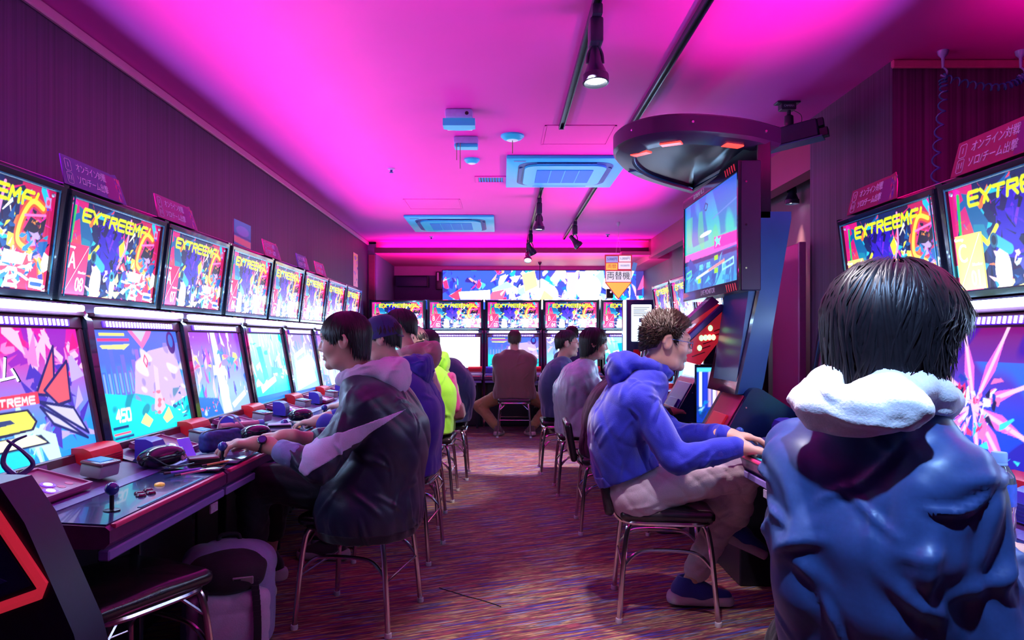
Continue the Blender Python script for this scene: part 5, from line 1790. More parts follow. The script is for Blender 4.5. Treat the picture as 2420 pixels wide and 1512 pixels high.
def hair_mesh(name, cut, n, seed, fluff=.03, width=.0050, spiky=False, vol=1.0):
    rs = np.random.RandomState(seed)
    tab = CUTS[cut]
    tend = lambda a: np.interp(np.abs((a + PI) % (2 * PI) - PI), [x for x, _ in tab], [y for _, y in tab])
    na, ntt = 56, 12
    A = np.linspace(0, 2 * PI, na, endpoint=False)
    Vs = [hpos(np.array([0.]), np.array([0.0]), vol)[0]]
    Fs = []
    for j in range(1, ntt + 1):
        t = tend(A) * j / ntt
        Vs += list(hpos(A, t, vol * (1.0 - (.05 if j == ntt else 0))))
    for k in range(na):
        Fs.append((0, 1 + k, 1 + (k + 1) % na, 1 + (k + 1) % na))
    for j in range(ntt - 1):
        o = 1 + j * na
        for k in range(na):
            k2 = (k + 1) % na
            Fs.append((o + k, o + na + k, o + na + k2, o + k2))
    Vs = [V3(v) for v in Vs]
    # inner closing layer
    o = len(Vs)
    t = tend(A)
    Vs += list(hpos(A, t * .96, vol * .84))
    for k in range(na):
        k2 = (k + 1) % na
        Fs.append((1 + (ntt - 1) * na + k, o + k, o + k2, 1 + (ntt - 1) * na + k2))
    for i in range(n):
        a = rs.uniform(0, 2 * PI)
        te = tend(np.array([a]))[0]
        if spiky:
            t = te * math.sqrt(rs.uniform(0, 1)) * .98
            p = hpos(np.array([a]), np.array([t]), vol)[0]
            out = nrm((p - HC) / HR)
            up = V3((0, -.1, .55 if t < 1.3 else -.35))
            fw = V3((0, .55, 0)) if math.cos(a) > .2 and t < 1.3 else V3((0, -.12, 0))
            d = nrm(out * .75 + up + fw + rs.normal(size=3) * .30)
            L = rs.uniform(.018, .036) * (1.0 if t < 1.25 else .6)
            s1 = nrm(np.cross(d, rs.normal(size=3))); s2 = np.cross(d, s1)
            b = len(Vs); w = width * rs.uniform(.7, 1.2)
            p0 = p - d * .006
            Vs += [p0 + s1 * w, p0 - s1 * w * .5 + s2 * w * .8, p0 - s1 * w * .5 - s2 * w * .8, p + d * L]
            Fs += [(b, b + 1, b + 3, b + 3), (b + 1, b + 2, b + 3, b + 3), (b + 2, b, b + 3, b + 3)]
            continue
        m = 8
        t0 = rs.uniform(.05, .75) * te
        tt = np.linspace(t0, te + rs.uniform(-.12, .16) * (1 + 5 * fluff), m)
        aa = a + rs.normal() * (.08 + fluff) * np.linspace(0, 1, m) + (.10 + fluff) * math.sin(3 * a + seed) * np.linspace(0, 1, m) + fluff * .8 * np.sin(np.linspace(0, 5, m) + 9 * a)
        k = vol * (1.0 + rs.uniform(.0, fluff) + np.linspace(0, 1, m) ** 2 * rs.uniform(-.02, fluff * 1.6))
        C = hpos(aa, tt, k)
        tg = np.gradient(C, axis=0); tg /= np.maximum(vlen(tg)[:, None], 1e-9)
        out = (C - HC) / HR; out /= vlen(out)[:, None]
        sd = np.cross(tg, out); sd /= np.maximum(vlen(sd)[:, None], 1e-9)
        w = (width * rs.uniform(.6, 1.3) * np.array([.06, .6, 1, 1, .95, .8, .55, .12]))[:, None]
        b = len(Vs)
        L_, R_, T_ = C - sd * w, C + sd * w, C + out * w * .55
        for j in range(m):
            Vs += [L_[j], T_[j], R_[j]]
        for j in range(m - 1):
            q = b + 3 * j
            Fs += [(q, q + 3, q + 4, q + 1), (q + 1, q + 4, q + 5, q + 2)]
    bmf = bpy.data.meshes.new(name)
    bmf.from_pydata([tuple(v) for v in Vs], [], [f if f[2] != f[3] else f[:3] for f in Fs])
    bmf.polygons.foreach_set('use_smooth', [True] * len(bmf.polygons))
    return bmf


def person(label, loc, deg, head, jacket, pants, hair=('short', 'black', 350), hm=1.0, h=.009, hb=.0085, hem=.50, baggy=0.0, neck=None, hands=None,
           lean=None, feet=None, knees=None, sleeve=.86, hood=None, foldamp=.0035, foldfreq=24, yaw=0, pitch=-8, roll=0, hump=0.0, poles=None, fdir=None, curl=.5,
           shoe=None, seat=.475, legs=True, shw=.165, pal=None, vol=1.0, seed=1, skirt=0.0, spiky=False, fluff=.03, hcut=None, trousers=True, hipy=0.0, ncrease=30, camp=.006, cwid=.012, hslope=0.0, wsc=1.0):
    loc = V3(loc)
    th = R(deg)
    Rz = np.array(Matrix.Rotation(th, 3, 'Z'))
    L = lambda p: Rz.T @ (V3(p) - loc)
    root = thing('person', label, 'person', tuple(loc), th)
    hc = L(head)
    M = np.array(Matrix.Rotation(R(yaw), 3, 'Z') @ Matrix.Rotation(R(roll), 3, 'Y') @ Matrix.Rotation(R(pitch), 3, 'X'))
    nb = L(neck) if neck is not None else hc + V3((0, -.055, -.165))
    hip = V3((0, hipy, seat + .075))
    # spine
    lv = []
    for s_ in np.linspace(0, 1, 6):
        p = hip * (1 - s_) + (nb - V3((0, 0, .05))) * s_
        p = p + V3((0, -(.055 + hump) * math.sin(PI * s_), 0))
        lv.append(p)
    ws = [w_ * wsc for w_ in (.082, .078, .080, .092, .108, .075)]
    rr = [r_ * (.5 + .5 * wsc) for r_ in (.112, .098, .092, .094, .082, .058)]

    def torso(o, k=.035, up=True, flare=0):
        out = []
        for i, p in enumerate(lv):
            w = ws[i] + o * .25; r = rr[i] + o * (1 if i < 5 else .5)
            out.append(cap(p - V3((w, 0, 0)), p + V3((w, 0, 0)), r + (flare if i == 0 else 0), None, k))
        return out
    sh = lv[4] + V3((0, .012, .028))
    SHL = {-1: sh + V3((-shw, 0, 0)), 1: sh + V3((shw, 0, 0))}
    if hands is None:
        hands = (None, None)
    P = []
    arms = {}
    for i, s in enumerate((-1, 1)):
        tgt = L(hands[i]) if hands[i] is not None else V3((s * .13, hc[1] + .34, .775))
        pole = V3((s * .35, -.15, -1.0)) if not poles or poles[i] is None else Rz.T @ V3(poles[i])
        E, Wr = ik(SHL[s], tgt, .285, .250, pole)
        arms[s] = (SHL[s], E, Wr)
        f = nrm(Wr - E)
        if fdir and fdir[i] is not None:
            f = nrm(Rz.T @ V3(fdir[i]))
        else:
            f = nrm(f + V3((0, .35, 0)))
            f[2] = -.12
        P += [cap(SHL[s], E, .050, .042, .03), cap(E, Wr - nrm(Wr - E) * .02, .041, .027, .02)]
        n_ = V3((0, 0, -1)) if not pal or pal[i] is None else Rz.T @ V3(pal[i])
        P += hand_prims(Wr, f, n_, s, curl)
    hp, hs = head_prims(hc, M)
    P = torso(-.012) + P + [cap(nb + V3((0, -.005, -.02)), hc + M @ V3((0, -.018, -.075)), .060, .052, .035)] + hp
    for s in (-1, 1):
        P.append(cap(lv[5] + V3((0, 0, -.012)), SHL[s], .052, .046, .04))
    # legs
    lg = {}
    for i, s in enumerate((-1, 1)):
        hj = hip + V3((s * .09, .03, -.005))
        ft = L(feet[i]) if feet else V3((s * .12, .36, .085))
        kp = V3((s * .15, .6, 1.0)) if not knees or knees[i] is None else Rz.T @ V3(knees[i])
        K, An = ik(hj, ft, .43, .42, kp)
        lg[s] = (hj, K, An)
        P += [cap(hj, K, .078, .052, .04), cap(K, An, .050, .034, .03)]
        tof = nrm(Rz.T @ V3(shoe[2 + i])) if shoe and len(shoe) > 2 else V3((0, 1, -.05))
        P.append(cap(An + V3((0, 0, -.035)), An + tof * .13 + V3((0, 0, -.045)), .034, .028, .03))
    body = sdf_mesh('body', P, hb, hs)
    meshobj('body', body, SK, root)
    # trousers
    if trousers:
        Q = [cap(hip + V3((-.08, 0, -.01)), hip + V3((.08, 0, -.01)), .132, None, .06)]
        for s in (-1, 1):
            hj, K, An = lg[s]
            e = An + (K - An) * (.16 if hcut is None else hcut)
            Q += [cap(hj, K, .098, .073, .05), cap(K, e, .070, .058, .04)]
        me = sdf_mesh('trousers', Q, h, (), lambda p, d: np.maximum(d + folds(p, .005, 34, seed + 3), p[:, 2] - (hip[2] + .13 + .3 * hslope)))
        crease(me, 26, seed + 60, ((-.5, -.3, .1), (.5, .7, 1)), .006, .011, (.04, .11), ((1, .2, .2), (.3, 1, .3)), .6)
        meshobj('trousers', me, pants, root)
    # shoes
    if shoe is None:
        shoe = (cloth('shoe_dark', (.02, .02, .03)), mat('sole_grey', (.35, .33, .38), .5))
    if shoe:
        for i, s in enumerate((-1, 1)):
            An = lg[s][2]
            tof = nrm(Rz.T @ V3(shoe[2 + i])) if len(shoe) > 2 else V3((0, 1, -.02))
            lat = nrm(np.cross(tof, V3((0, 0, 1)))); up = np.cross(lat, tof)
            M3 = np.stack([lat, tof, up], 1)
            o = An - up * .068
            A_ = lambda x, y, z: o + M3 @ V3((x, y, z))
            up_ = [cap(A_(0, -.035, .045), A_(0, .05, .045), .042, .043, .03), cap(A_(0, .05, .04), A_(.0, .165, .025), .042, .030, .03), cap(A_(0, -.02, .06), A_(0, -.015, .088), .043, .040, .03)]
            me = sdf_mesh('shoe', up_, .006, [ell(A_(0, -.005, .135), (.036, .046, .040), M3, .01)], lambda p, d: np.maximum(d, -((p - o) @ up) + .012))
            so = meshobj('shoe', me, shoe[0], root)
            bm = []
            me = sdf_mesh('sole', [cap(A_(0, -.05, .012), A_(0, .165, .010), .047, .040, .02)], .006, (), lambda p, d: np.maximum(np.maximum(d, ((p - o) @ up) - .030 - .012 * np.clip(-((p - o) @ tof) * 10, 0, 1)), -((p - o) @ up) - .012))
            meshobj('sole', me, shoe[1], so)
    # jacket
    J = torso(.020 + baggy)
    for s in (-1, 1):
        S_, E, Wr = arms[s]
        J += [cap(lv[5] + V3((0, 0, -.025)), S_, .070 + baggy * .3, .068 + baggy * .4, .05), cap(S_, E, .066 + baggy * .45, .056 + baggy * .4, .03)]
        e = E + (Wr - E) * sleeve
        J.append(cap(E, e, .055 + baggy * .4, .042 + baggy * .25, .025))
    if skirt:
        J.append(cap(hip + V3((-.07, -.01, -.08)), hip + V3((.07, -.01, -.08)), skirt, None, .09))

    slv = []
    for s in (-1, 1):
        S_, E, Wr = arms[s]
        slv += [cap(S_, E, .070 + baggy * .45, .062 + baggy * .4), cap(E, Wr, .062 + baggy * .4, .056)]

    def jpost(p, d):
        z = p[:, 2] - hslope * np.clip(p[:, 1] + .19, 0, .30)
        f = folds(p, foldamp, foldfreq, seed, (1, 1, .7)) + folds(p, foldamp * 1.3, foldfreq * .45, seed + 40, (1.2, 1.2, .5))
        f = f + foldamp * .8 * np.exp(-((z - hem - .05) / .05) ** 2) * np.sin(np.arctan2(p[:, 0], p[:, 1] + .02) * 22)
        return np.maximum(np.maximum(d + f, np.minimum(hem - z, np.minimum.reduce([q[0](p) for q in slv]) - .004)), (p[:, 2] - nb[2] - .035) * .8)
    me = sdf_mesh('jacket', J, h, (), jpost)
    cr = lambda m_, rec=None: crease(m_, ncrease, seed + 90, ((-.5, -.5, hem + .02), (.5, .6, nb[2] - .02)), camp, cwid, (.05, .17), ((.35, .2, 1), (-.35, .2, 1), (1, .3, .25), (-1, .3, .25)), .45, rec)
    rec = cr(me) if ncrease else None
    jk = meshobj('jacket', me, jacket, root)
    hm_ = None
    if hood is not None:
        hmat, hsz = hood[:2]
        hang = hood[2] if len(hood) > 2 else 1.0
        c = nb + V3((0, -.01, .045))
        Hd = []
        for k in range(13):
            a = -PI * .88 + 2 * PI * .88 * k / 12      # 0 = back
            q = c + V3((.094 * hsz * math.sin(a), -.094 * hsz * math.cos(a) + .008, -.020 + .034 * math.cos(a)))
            if k:
                Hd.append(cap(pv, q, .027 * hsz, .027 * hsz, .025))
            pv = q
        Mt_ = np.array(Matrix.Rotation(R(34), 3, 'X'))
        Hd.append(ell(c + V3((0, -.112 * hsz, -.028)), (.120 * hsz, .040 * hsz, (.035 + .04 * hang) * hsz), Mt_, .05))
        Hd.append(ell(c + V3((0, -.140 * hsz, -.028 - .05 * hang)), (.085 * hsz, .026, .025 + .03 * hsz * hang), np.array(Matrix.Rotation(R(18), 3, 'X')), .05))
        sub = [ell(c + V3((0, .015, .070)), (.080 * hsz, .090 * hsz, .078), None, .02), cap(c + V3((0, -.10 * hsz, .035)), c + V3((0, -.135 * hsz, -.02)), .016, .010, .03)]
        me = sdf_mesh('hood', Hd, min(h, .006), sub, lambda p, d: d + folds(p, .0035, 26, seed + 7, (1.3, 1.3, .6)))
        crease(me, 26, seed + 70, ((-1, -1, 0), (1, 1, 2)), .006, .009, (.04, .10), ((1, 0, -.1), (.7, .6, 0), (-.7, .6, 0)), .3)
        hm_ = meshobj('hood', me, hmat, root)
    # face, hair
    Hh = Matrix.Translation(Vector(hc)) @ Matrix(M.tolist()).to_4x4()
    for s in (-1, 1):
        bm = lathe(B(), [(.001, -.0115), (.008, -.008), (.0115, 0), (.008, .008), (.001, .0115)], (s * .031, .0775, .008), 12, rot('X', 90))
        e_ = obj('eye', bm, EYEW, root); e_.matrix_local = Hh
        e2 = obj('iris', lathe(B(), [(.0055, -.0105), (.003, -.0122)], (s * .031, .0775, .008), 10, rot('X', 90)), EYED, e_)
        bm = B(); tube(bm, smooth_path([(s * .016, .094, .026), (s * .032, .091, .032), (s * .048, .079, .027)], 4), [.002] + [.0034] * 7 + [.002], 6)
        b_ = obj('eyebrow', bm, HAIRS[hair[1]], root); b_.matrix_local = Hh
    for zz, rr_ in ((-.0535, .0062), (-.0665, .0066)):
        bm = B(); tube(bm, smooth_path([(-.019, .0885, zz - .002), (-.008, .0925, zz), (.008, .0925, zz), (.019, .0885, zz - .002)], 4), [.001] + [rr_ * .55, rr_ * .8, rr_] * 3 + [rr_ * .8, rr_ * .55, .001], 6)
        l_ = obj('lip', bm, SKL, root); l_.matrix_local = Hh
    if hair[2]:
        me = hair_mesh('hair', hair[0], hair[2], seed + 11, fluff, .0036 if hair[2] > 1400 and not spiky else .0050 if hair[2] > 300 else .007, spiky, vol)
        ho = meshobj('hair', me, HAIRS[hair[1]], root); ho.matrix_local = Hh
    root_info = dict(root=root, hc=hc, M=M, Hh=Hh, nb=nb, lv=lv, arms=arms, legs=lg, J=J, L=L, Rz=Rz, loc=loc, hip=hip, jpost=jpost, h=h, cr=cr, rec=rec)
    return root_info


def convex(p2, pts):
    """signed distance-like max over the edges of a convex outline (counter-clockwise)"""
    d = None
    n = len(pts)
    for i in range(n):
        a = np.array(pts[i]); b = np.array(pts[(i + 1) % n]); e = b - a; e = e / np.linalg.norm(e)
        v = (p2[:, 0] - a[0]) * e[1] - (p2[:, 1] - a[1]) * e[0]
        d = v if d is None else np.maximum(d, v)
    return d


def overlay(I, name, grow, region, m, h):
    """a piece of cloth lying on the jacket where region(P) < 0"""
    me = sdf_mesh(name, I['J'], h, (), lambda p, d: np.maximum(I['jpost'](p, d) - grow, region(p)))
    if I['rec']:
        I['cr'](me, I['rec'])
    return meshobj(name, me, m, I['root'])


def glasses(I, m):
    bm = B()
    for s in (-1, 1):
        tube(bm, [(s * .033 + .022 * math.cos(a), .104 - .004 * abs(math.cos(a)), .004 + .016 * math.sin(a)) for a in np.linspace(0, 2 * PI, 16, endpoint=False)], .0016, 5, True)
        tube(bm, [(s * .056, .100, .010), (s * .076, .07, .012), (s * .081, -.01, .014), (s * .080, -.03, .0)], .0016, 5)
    tube(bm, [(-.011, .104, .008), (0, .107, .010), (.011, .104, .008)], .0016, 5)
    g = obj('glasses', bm, m, I['root']); g.matrix_local = I['Hh']
    for s in (-1, 1):
        l = obj('glasses_lens', lathe(B(), [(.021, -.0006), (.021, .0006)], (s * .033, .103, .004), 16, rot('X', 90)), mat('lens_clear', (.9, .95, 1), .05, var=.01, alpha=.10), g)


def cap_hat(I, m, m2, back=True, tilt=0):
    rings = [(.0, .108), (.035, .105), (.062, .090), (.080, .062), (.089, .03), (.092, .0), (.0925, -.018)]
    bm = B()
    MM = Matrix.Rotation(R(tilt), 3, 'X') @ Matrix.Diagonal((.96, 1.16, 1.03))
    lathe(bm, [(max(r, .002), z) for r, z in rings], (0, -.012, .028), 28, MM, True, False)
    o = obj('cap', bm, m, I['root']); o.matrix_local = I['Hh']
    b = obj('cap_button', lathe(B(), [(.009, .111), (.006, .116)], (0, -.012, .030), 10, MM), m, o)
    for k in range(6):
        a = k * PI / 3 + .2
        bm = B(); tube(bm, [Vector((0, -.012, .028)) + MM @ Vector((r * 1.008 * math.sin(a), r * 1.008 * math.cos(a), z * 1.008)) for r, z in rings[1:]], .0012, 4); obj('cap_seam', bm, m, o)
    sgn = 1
    br = [(-.07, .075), (-.055, .135), (-.02, .162), (.02, .162), (.055, .135), (.07, .075)]
    obj('brim', prism(B(), br, .006, .010, lambda u, v, w: (u, v, w + .02 - .25 * (v - .08))), m, o)
    bm = B(); tube(bm, [(-.05, -.108, .012), (-.025, -.120, .004), (.025, -.120, .004), (.05, -.108, .012)], .005, 6); obj('cap_strap', bm, m2, o)
    return o


# cloth
def cloth(name, col, rough=.75, sheen=.3, bump=.25, sc=220, spec=.3, var=.15):
    return mat(name, col, rough, var=var, scale=sc, bump=bump, sheen=sheen, spec=spec)


NYLON = cloth('nylon_navy', (.012, .016, .048), .42, .1, .12, 160, .5)
LILAC = cloth('cloth_lilac_grey', (.60, .50, .80), .7, .3)
HOODG = cloth('jersey_grey', (.62, .52, .72), .85, .4)
DARKP = cloth('trousers_dark', (.012, .012, .020), .8, .1)
BEIGE = cloth('twill_beige', (.58, .44, .54), .75, .2)
BLUEH = cloth('jersey_blue', (.012, .020, .42), .8, .35)
NAVYH = cloth('jersey_navy_blue', (.035, .025, .33), .8, .3)

# 1 ---- the striped dark jacket in front of cabinet A 08
I1 = person('person in dark jacket with lilac stripe and grey hood, black bowl haircut', (-.575, 3.12, 0), 84, (-.665, 3.05, 1.195), NYLON, DARKP, ('bowl', 'black', 1100),
            h=.0065, hb=.0045, hem=.385, baggy=.030, neck=(-.585, 3.09, 1.035), hump=.055, hands=((-.950, 2.835, .792), (-.900, 3.02, .795)), sleeve=.42, foldamp=.004, foldfreq=20,
            yaw=4, pitch=-6, poles=((.25, -.35, -1), (.2, .4, -1)), fdir=((-1, -.28, .02), (-1, .05, -.06)), curl=.60, hood=(HOODG, 1.06), skirt=.215, seed=5, fluff=.035,
            feet=((-1.04, 3.02, .20), (-1.06, 3.25, .20)), hcut=.34, shoe=(cloth('shoe_dark', (.02, .02, .03)), K_WHITE), shw=.185, ncrease=60, camp=.007)
LL = I1['L']


def stripe_region(p):
    q = p @ I1['Rz'].T + I1['loc']
    xz = q[:, [0, 2]]
    a = convex(xz, [(-.375, .925), (-.60, .850), (-.60, .775)])
    b = convex(xz, [(-.585, .855), (-.86, .770), (-.755, .675), (-.585, .780)])
    return np.maximum(np.maximum(np.minimum(a, b), q[:, 1] - 3.05), -.772 - q[:, 0])


overlay(I1, 'stripe', .0035, stripe_region, LILAC, .0055)
overlay(I1, 'hem_band', .003, lambda p: np.maximum(p[:, 2] - .425, .36 - p[:, 2]), cloth('rib_black', (.010, .010, .018), .8), .0065)
S_, E_, W_ = I1['arms'][-1]
e_ = E_ + (W_ - E_) * .60
me = sdf_mesh('cuff', [cap(E_ + (W_ - E_) * .44, e_, .049, .047, .02)], .005, (), lambda p, d: d + folds(p, .003, 60, 3))
meshobj('cuff', me, cloth('shirt_blue_grey', (.22, .26, .55)), I1['root'])
f_ = nrm(W_ - E_)
bm = B(); q_ = Vector(f_).to_track_quat('Z', 'Y').to_matrix()
c_ = Vector(W_ - f_ * .012)
lathe(bm, [(.0325, -.009), (.0350, -.009), (.0350, .009), (.0325, .009)], c_, 20, q_, False, False)
w_ = obj('watch_strap', bm, K_BLACK, I1['root'])
up_ = Vector((.35, 0, 1)) ; up_ = (Vector(I1['Rz'].T @ V3((0, -.75, .65)))); up_ = (up_ - Vector(f_) * up_.dot(Vector(f_))).normalized()
q2 = up_.to_track_quat('Z', 'Y').to_matrix()
d_ = obj('watch_case', lathe(B(), [(.018, .0), (.019, .004), (.0185, .009), (.015, .011)], c_ + up_ * .031, 20, q2), K_SIDE, w_)
obj('watch_dial', lathe(B(), [(.0145, .0112), (.0145, .0118)], c_ + up_ * .031, 18, q2), mat('watch_dial_blue', (.008, .03, .22), .3), w_)
zp = obj('zip_pull', bx(B(), LL((-.60, 2.872, .565)), (.010, .010, .035), None, .003), K_CHROME, I1['root'])

# 2 ---- blue hoodie, glasses, crossed legs
I2 = person('person in blue hoodie and beige trousers with glasses and short spiky hair', (.60, 3.225, 0), -93, (.715, 3.12, 1.19), BLUEH, BEIGE, ('crop', 'brown', 2600),
            h=.006, hb=.0045, hem=.555, hslope=.42, baggy=.012, neck=(.635, 3.155, 1.062), hump=.045, hands=((.945, 3.03, .800), (.955, 2.90, .768)), sleeve=.93, foldamp=.0032, foldfreq=22,
            yaw=4, pitch=-9, poles=((0, .3, -1), (-.15, -.25, -1)), fdir=((1, -.10, -.10), (1, -.06, -.22)), curl=.38, hood=(BLUEH, .98), seed=9, spiky=True,
            feet=((.845, 3.25, .092), (1.08, 3.34, .335)), knees=((.7, 0, 1), (1, -.3, .35)), hcut=.20, seat=.475, hipy=-.01,
            shoe=(cloth('shoe_blue', (.03, .05, .34), .6), mat('sole_lilac', (.62, .52, .66), .5), (.98, -.05, -.03), (.86, .1, -.42)), ncrease=70, camp=.006, cwid=.010)
glasses(I2, mat('glasses_frame', (.12, .20, .40), .2, .8))
overlay(I2, 'hem_rib', .004, lambda p: np.maximum(p[:, 2] - .42 * np.clip(p[:, 1] + .19, 0, .30) - .605, np.abs(p[:, 0]) - .19), cloth('rib_blue', (.035, .03, .42)), .006)
I2b = I2
for s_ in (-1, 1):
    S_, E_, W_ = I2['arms'][s_]
    me = sdf_mesh('cuff', [cap(E_ + (W_ - E_) * .70, E_ + (W_ - E_) * .955, .0495, .043, .01)], .005)
    meshobj('cuff', me, cloth('rib_blue', (.035, .03, .42)), I2['root'])

# 3 ---- big near figure with the white hood
BOMBER = cloth('satin_navy', (.032, .065, .21), .42, .0, .03, 120, .6)
WHITEH = cloth('jersey_white', (.86, .82, .90), .85, .3)
I3 = person('person at the near right in shiny navy jacket with white hood, shaggy black hair', (.735, 1.41, 0), -46, (.722, 1.315, 1.207), BOMBER, DARKP, ('long', 'black', 3000),
            h=.0075, hb=.006, hem=.40, baggy=.004, neck=(.712, 1.345, 1.072), hump=.015, hands=((.98, 1.80, .78), (.985, 1.43, .775)), sleeve=.92, foldamp=.006, foldfreq=15,
            yaw=-34, pitch=-5, poles=((-.1, .3, -1), (-.25, -.6, -1)), fdir=((1, .2, -.1), (1, .25, -.12)), curl=.55, hood=(WHITEH, 1.02, .30), seed=14, fluff=.13, vol=1.08, skirt=.10, shw=.128, wsc=.72, ncrease=100, camp=.0085, cwid=.014)

# 4 ---- navy cap, blue hoodie
I4 = person('person in navy baseball cap and violet-blue hoodie, second along the left row', (-.555, 4.03, 0), 86, (-.665, 3.98, 1.20), NAVYH, BEIGE, ('crop', 'black', 300),
            hem=.47, baggy=.03, neck=(-.575, 4.0, 1.03), hump=.04, hood=(NAVYH, 1.1), seed=21, skirt=.19, hands=((-.96, 3.80, .77), (-.96, 4.05, .77)))
cap_hat(I4, cloth('cap_navy', (.02, .018, .13), .8), cloth('cap_strap_navy', (.02, .02, .08)), tilt=-6)
# 5 ---- brown hood
I5 = person('person with black hair and a dusty pink hood, third along the left row', (-.60, 4.78, 0), 88, (-.675, 4.76, 1.275), cloth('coat_peach', (.52, .34, .30)), DARKP, ('short', 'black', 380),
            hem=.47, baggy=.012, neck=(-.60, 4.76, 1.10), hump=.02, hood=(cloth('hood_dusty_pink', (.42, .20, .22)), 1.12), seed=25, vol=1.06)
# 6 ---- lime hoodie, camouflage cap, pink bag
LIME = cloth('jersey_lime', (.36, .85, .05), .8, .3)
I6 = person('person in lime green hoodie and pale patterned cap with a magenta bag', (-.555, 5.50, 0), 88, (-.675, 5.50, 1.165), LIME, DARKP, ('crop', 'black', 300),
            hem=.50, baggy=.025, neck=(-.585, 5.50, 1.02), hump=.045, hood=(LIME, 1.05), seed=31, skirt=.17)
cap_hat(I6, mat('cap_pale_pattern', (.50, .30, .28), .7, var=.6, scale=14), cloth('cap_strap_navy', (.02, .02, .08)), tilt=-8)
# 7 ---- long dark coat
I7 = person('person in long dark navy coat leaning in, farthest along the left row', (-.50, 6.32, 0), 90, (-.655, 6.30, 1.165), cloth('coat_navy', (.020, .030, .12)), DARKP, ('short', 'black', 260),
            hem=.50, baggy=.05, neck=(-.555, 6.30, 1.02), hump=.08, seed=35, skirt=.21)
# 8 ---- brown jacket at the back row
I8 = person('person in brown jacket seen from behind at the back row, tan trousers', (.165, 9.06, 0), -2, (.165, 9.10, 1.20), cloth('jacket_brown', (.17, .07, .075), .7), cloth('trousers_tan', (.30, .15, .06)), ('short', 'brown', 300),
            hem=.46, baggy=.035, neck=(.165, 9.06, 1.045), hump=.02, seed=41, skirt=.17, feet=((-.04, 9.02, .085), (.37, 9.02, .085)), knees=((-.9, .7, .6), (.9, .7, .6)), shw=.19,
            shoe=(cloth('shoe_brown', (.10, .05, .05)), mat('sole_pink', (.5, .3, .35), .5), (.25, .9, -.05), (-.25, .9, -.05)))
# 9 ---- denim shirt, glasses
I9 = person('person in dark denim shirt with glasses, in profile facing right', (.545, 6.60, 0), -90, (.60, 6.55, 1.165), cloth('denim', (.03, .06, .17), .7), DARKP, ('short', 'black', 320),
            hem=.51, baggy=.02, neck=(.56, 6.57, 1.02), hump=.02, seed=45, skirt=.15, pitch=-2)
glasses(I9, mat('glasses_red', (.5, .04, .06), .3))
# 10 ---- silver jacket
I10 = person('person in silver grey satin jacket with long black hair, facing right', (.625, 5.70, 0), -88, (.725, 5.64, 1.17), cloth('satin_silver', (.40, .58, .66), .32, .0, .05, 90, .7), DARKP, ('long', 'black', 420),
             hem=.46, baggy=.025, neck=(.66, 5.67, 1.02), hump=.03, seed=49, skirt=.16, foldamp=.006, foldfreq=30, vol=1.04)
# 11 --- black jacket behind the blue hoodie
I11 = person('person in black jacket bent forward behind the blue hoodie', (.70, 4.62, 0), -92, (1.02, 4.56, 1.065), cloth('jacket_black', (.012, .010, .022), .6), DARKP, ('short', 'black', 220),
             hem=.47, baggy=.03, neck=(.88, 4.60, .985), hump=.05, seed=53, skirt=.17, hands=((1.04, 4.72, .76), (1.04, 4.48, .76)), pitch=-14)


def seam_region(p):
    q = p @ I11['Rz'].T + I11['loc']
    xz = q[:, [0, 2]]
    a = convex(xz, [(.625, .55), (.655, .55), (.80, .94), (.80, .985), (.77, .975)])
    return np.maximum(a, q[:, 1] - 4.60)


sm_ = mat('seam_letter_print', (.55, .50, .60), .6, var=.9, scale=26, stretch=(1, 1, 1))
overlay(I11, 'seam_tape', .003, lambda p: np.abs(seam_region(p) + .012) - .006 if False else np.maximum(seam_region(p), 0.006 - (p[:, 2] * 0 + .02)), cloth('tape_black', (.02, .018, .03)), .0075)
# 12 --- hidden player right of the brown jacket
I12 = person('person in dark clothes half hidden behind the denim shirt, at the back row', (.92, 9.16, 0), -2, (.90, 9.2, 1.255), cloth('jacket_indigo', (.03, .025, .12)), DARKP, ('short', 'black', 220),
             hem=.47, seed=57, shoe=(cloth('shoe_dark', (.02, .02, .03)), K_WHITE), feet=((.72, 9.05, .085), (1.05, 9.2, .085)))

# ================================================================ things lying about
# grey backpack on the floor
t = thing('backpack', 'grey backpack with dark top standing on the floor behind the empty stool', 'backpack', (-1.06, 2.80, 0), R(20))
BPG = cloth('canvas_grey_lilac', (.55, .46, .66), .8, .2); BPD = cloth('canvas_black', (.018, .016, .026), .75, .1); BPB = cloth('canvas_blue_grey', (.26, .28, .50), .8, .2)
me = sdf_mesh('main_pocket', [rb((0, .03, .19), (.17, .10, .19), .07, None, .03), ell((0, .02, .34), (.15, .10, .07), None, .06)], .009, (), lambda p, d: d + folds(p, .006, 22, 71))
meshobj('main_pocket', me, BPB, t)
me = sdf_mesh('front_pocket', [rb((0, -.075, .13), (.145, .055, .125), .045, None, .03)], .008, (), lambda p, d: d + folds(p, .006, 26, 72))
meshobj('front_pocket', me, BPG, t)
me = sdf_mesh('top_flap', [ell((0, -.01, .335), (.155, .125, .065), None, .03), ell((0, -.08, .29), (.12, .06, .05), None, .05)], .008, (), lambda p, d: d + folds(p, .004, 30, 73))
meshobj('top_flap', me, BPD, t)
for x in (-.09, .10):
    bm = B(); path = smooth_path([(x, -.135, .02), (x * 1.02, -.142, .12), (x * .98, -.135, .22), (x * .9, -.12, .30)], 5)
    for a, b in zip(path, path[1:]):
        bx(bm, (a + b) / 2, (.028, .006, (b - a).length * 1.05), None)
    obj('strap', bm, BPD, t)
bm = B(); tube(bm, smooth_path([(-.04, .05, .40), (-.03, .05, .43), (.03, .05, .43), (.04, .05, .40)], 5), .008, 8); obj('grab_loop', bm, BPD, t)
pt = obj('patch', bx(B(), (.05, -.138, .30), (.075, .006, .045), rot('X', 35), .003), mat('patch_grey', (.40, .36, .44), .6), t)
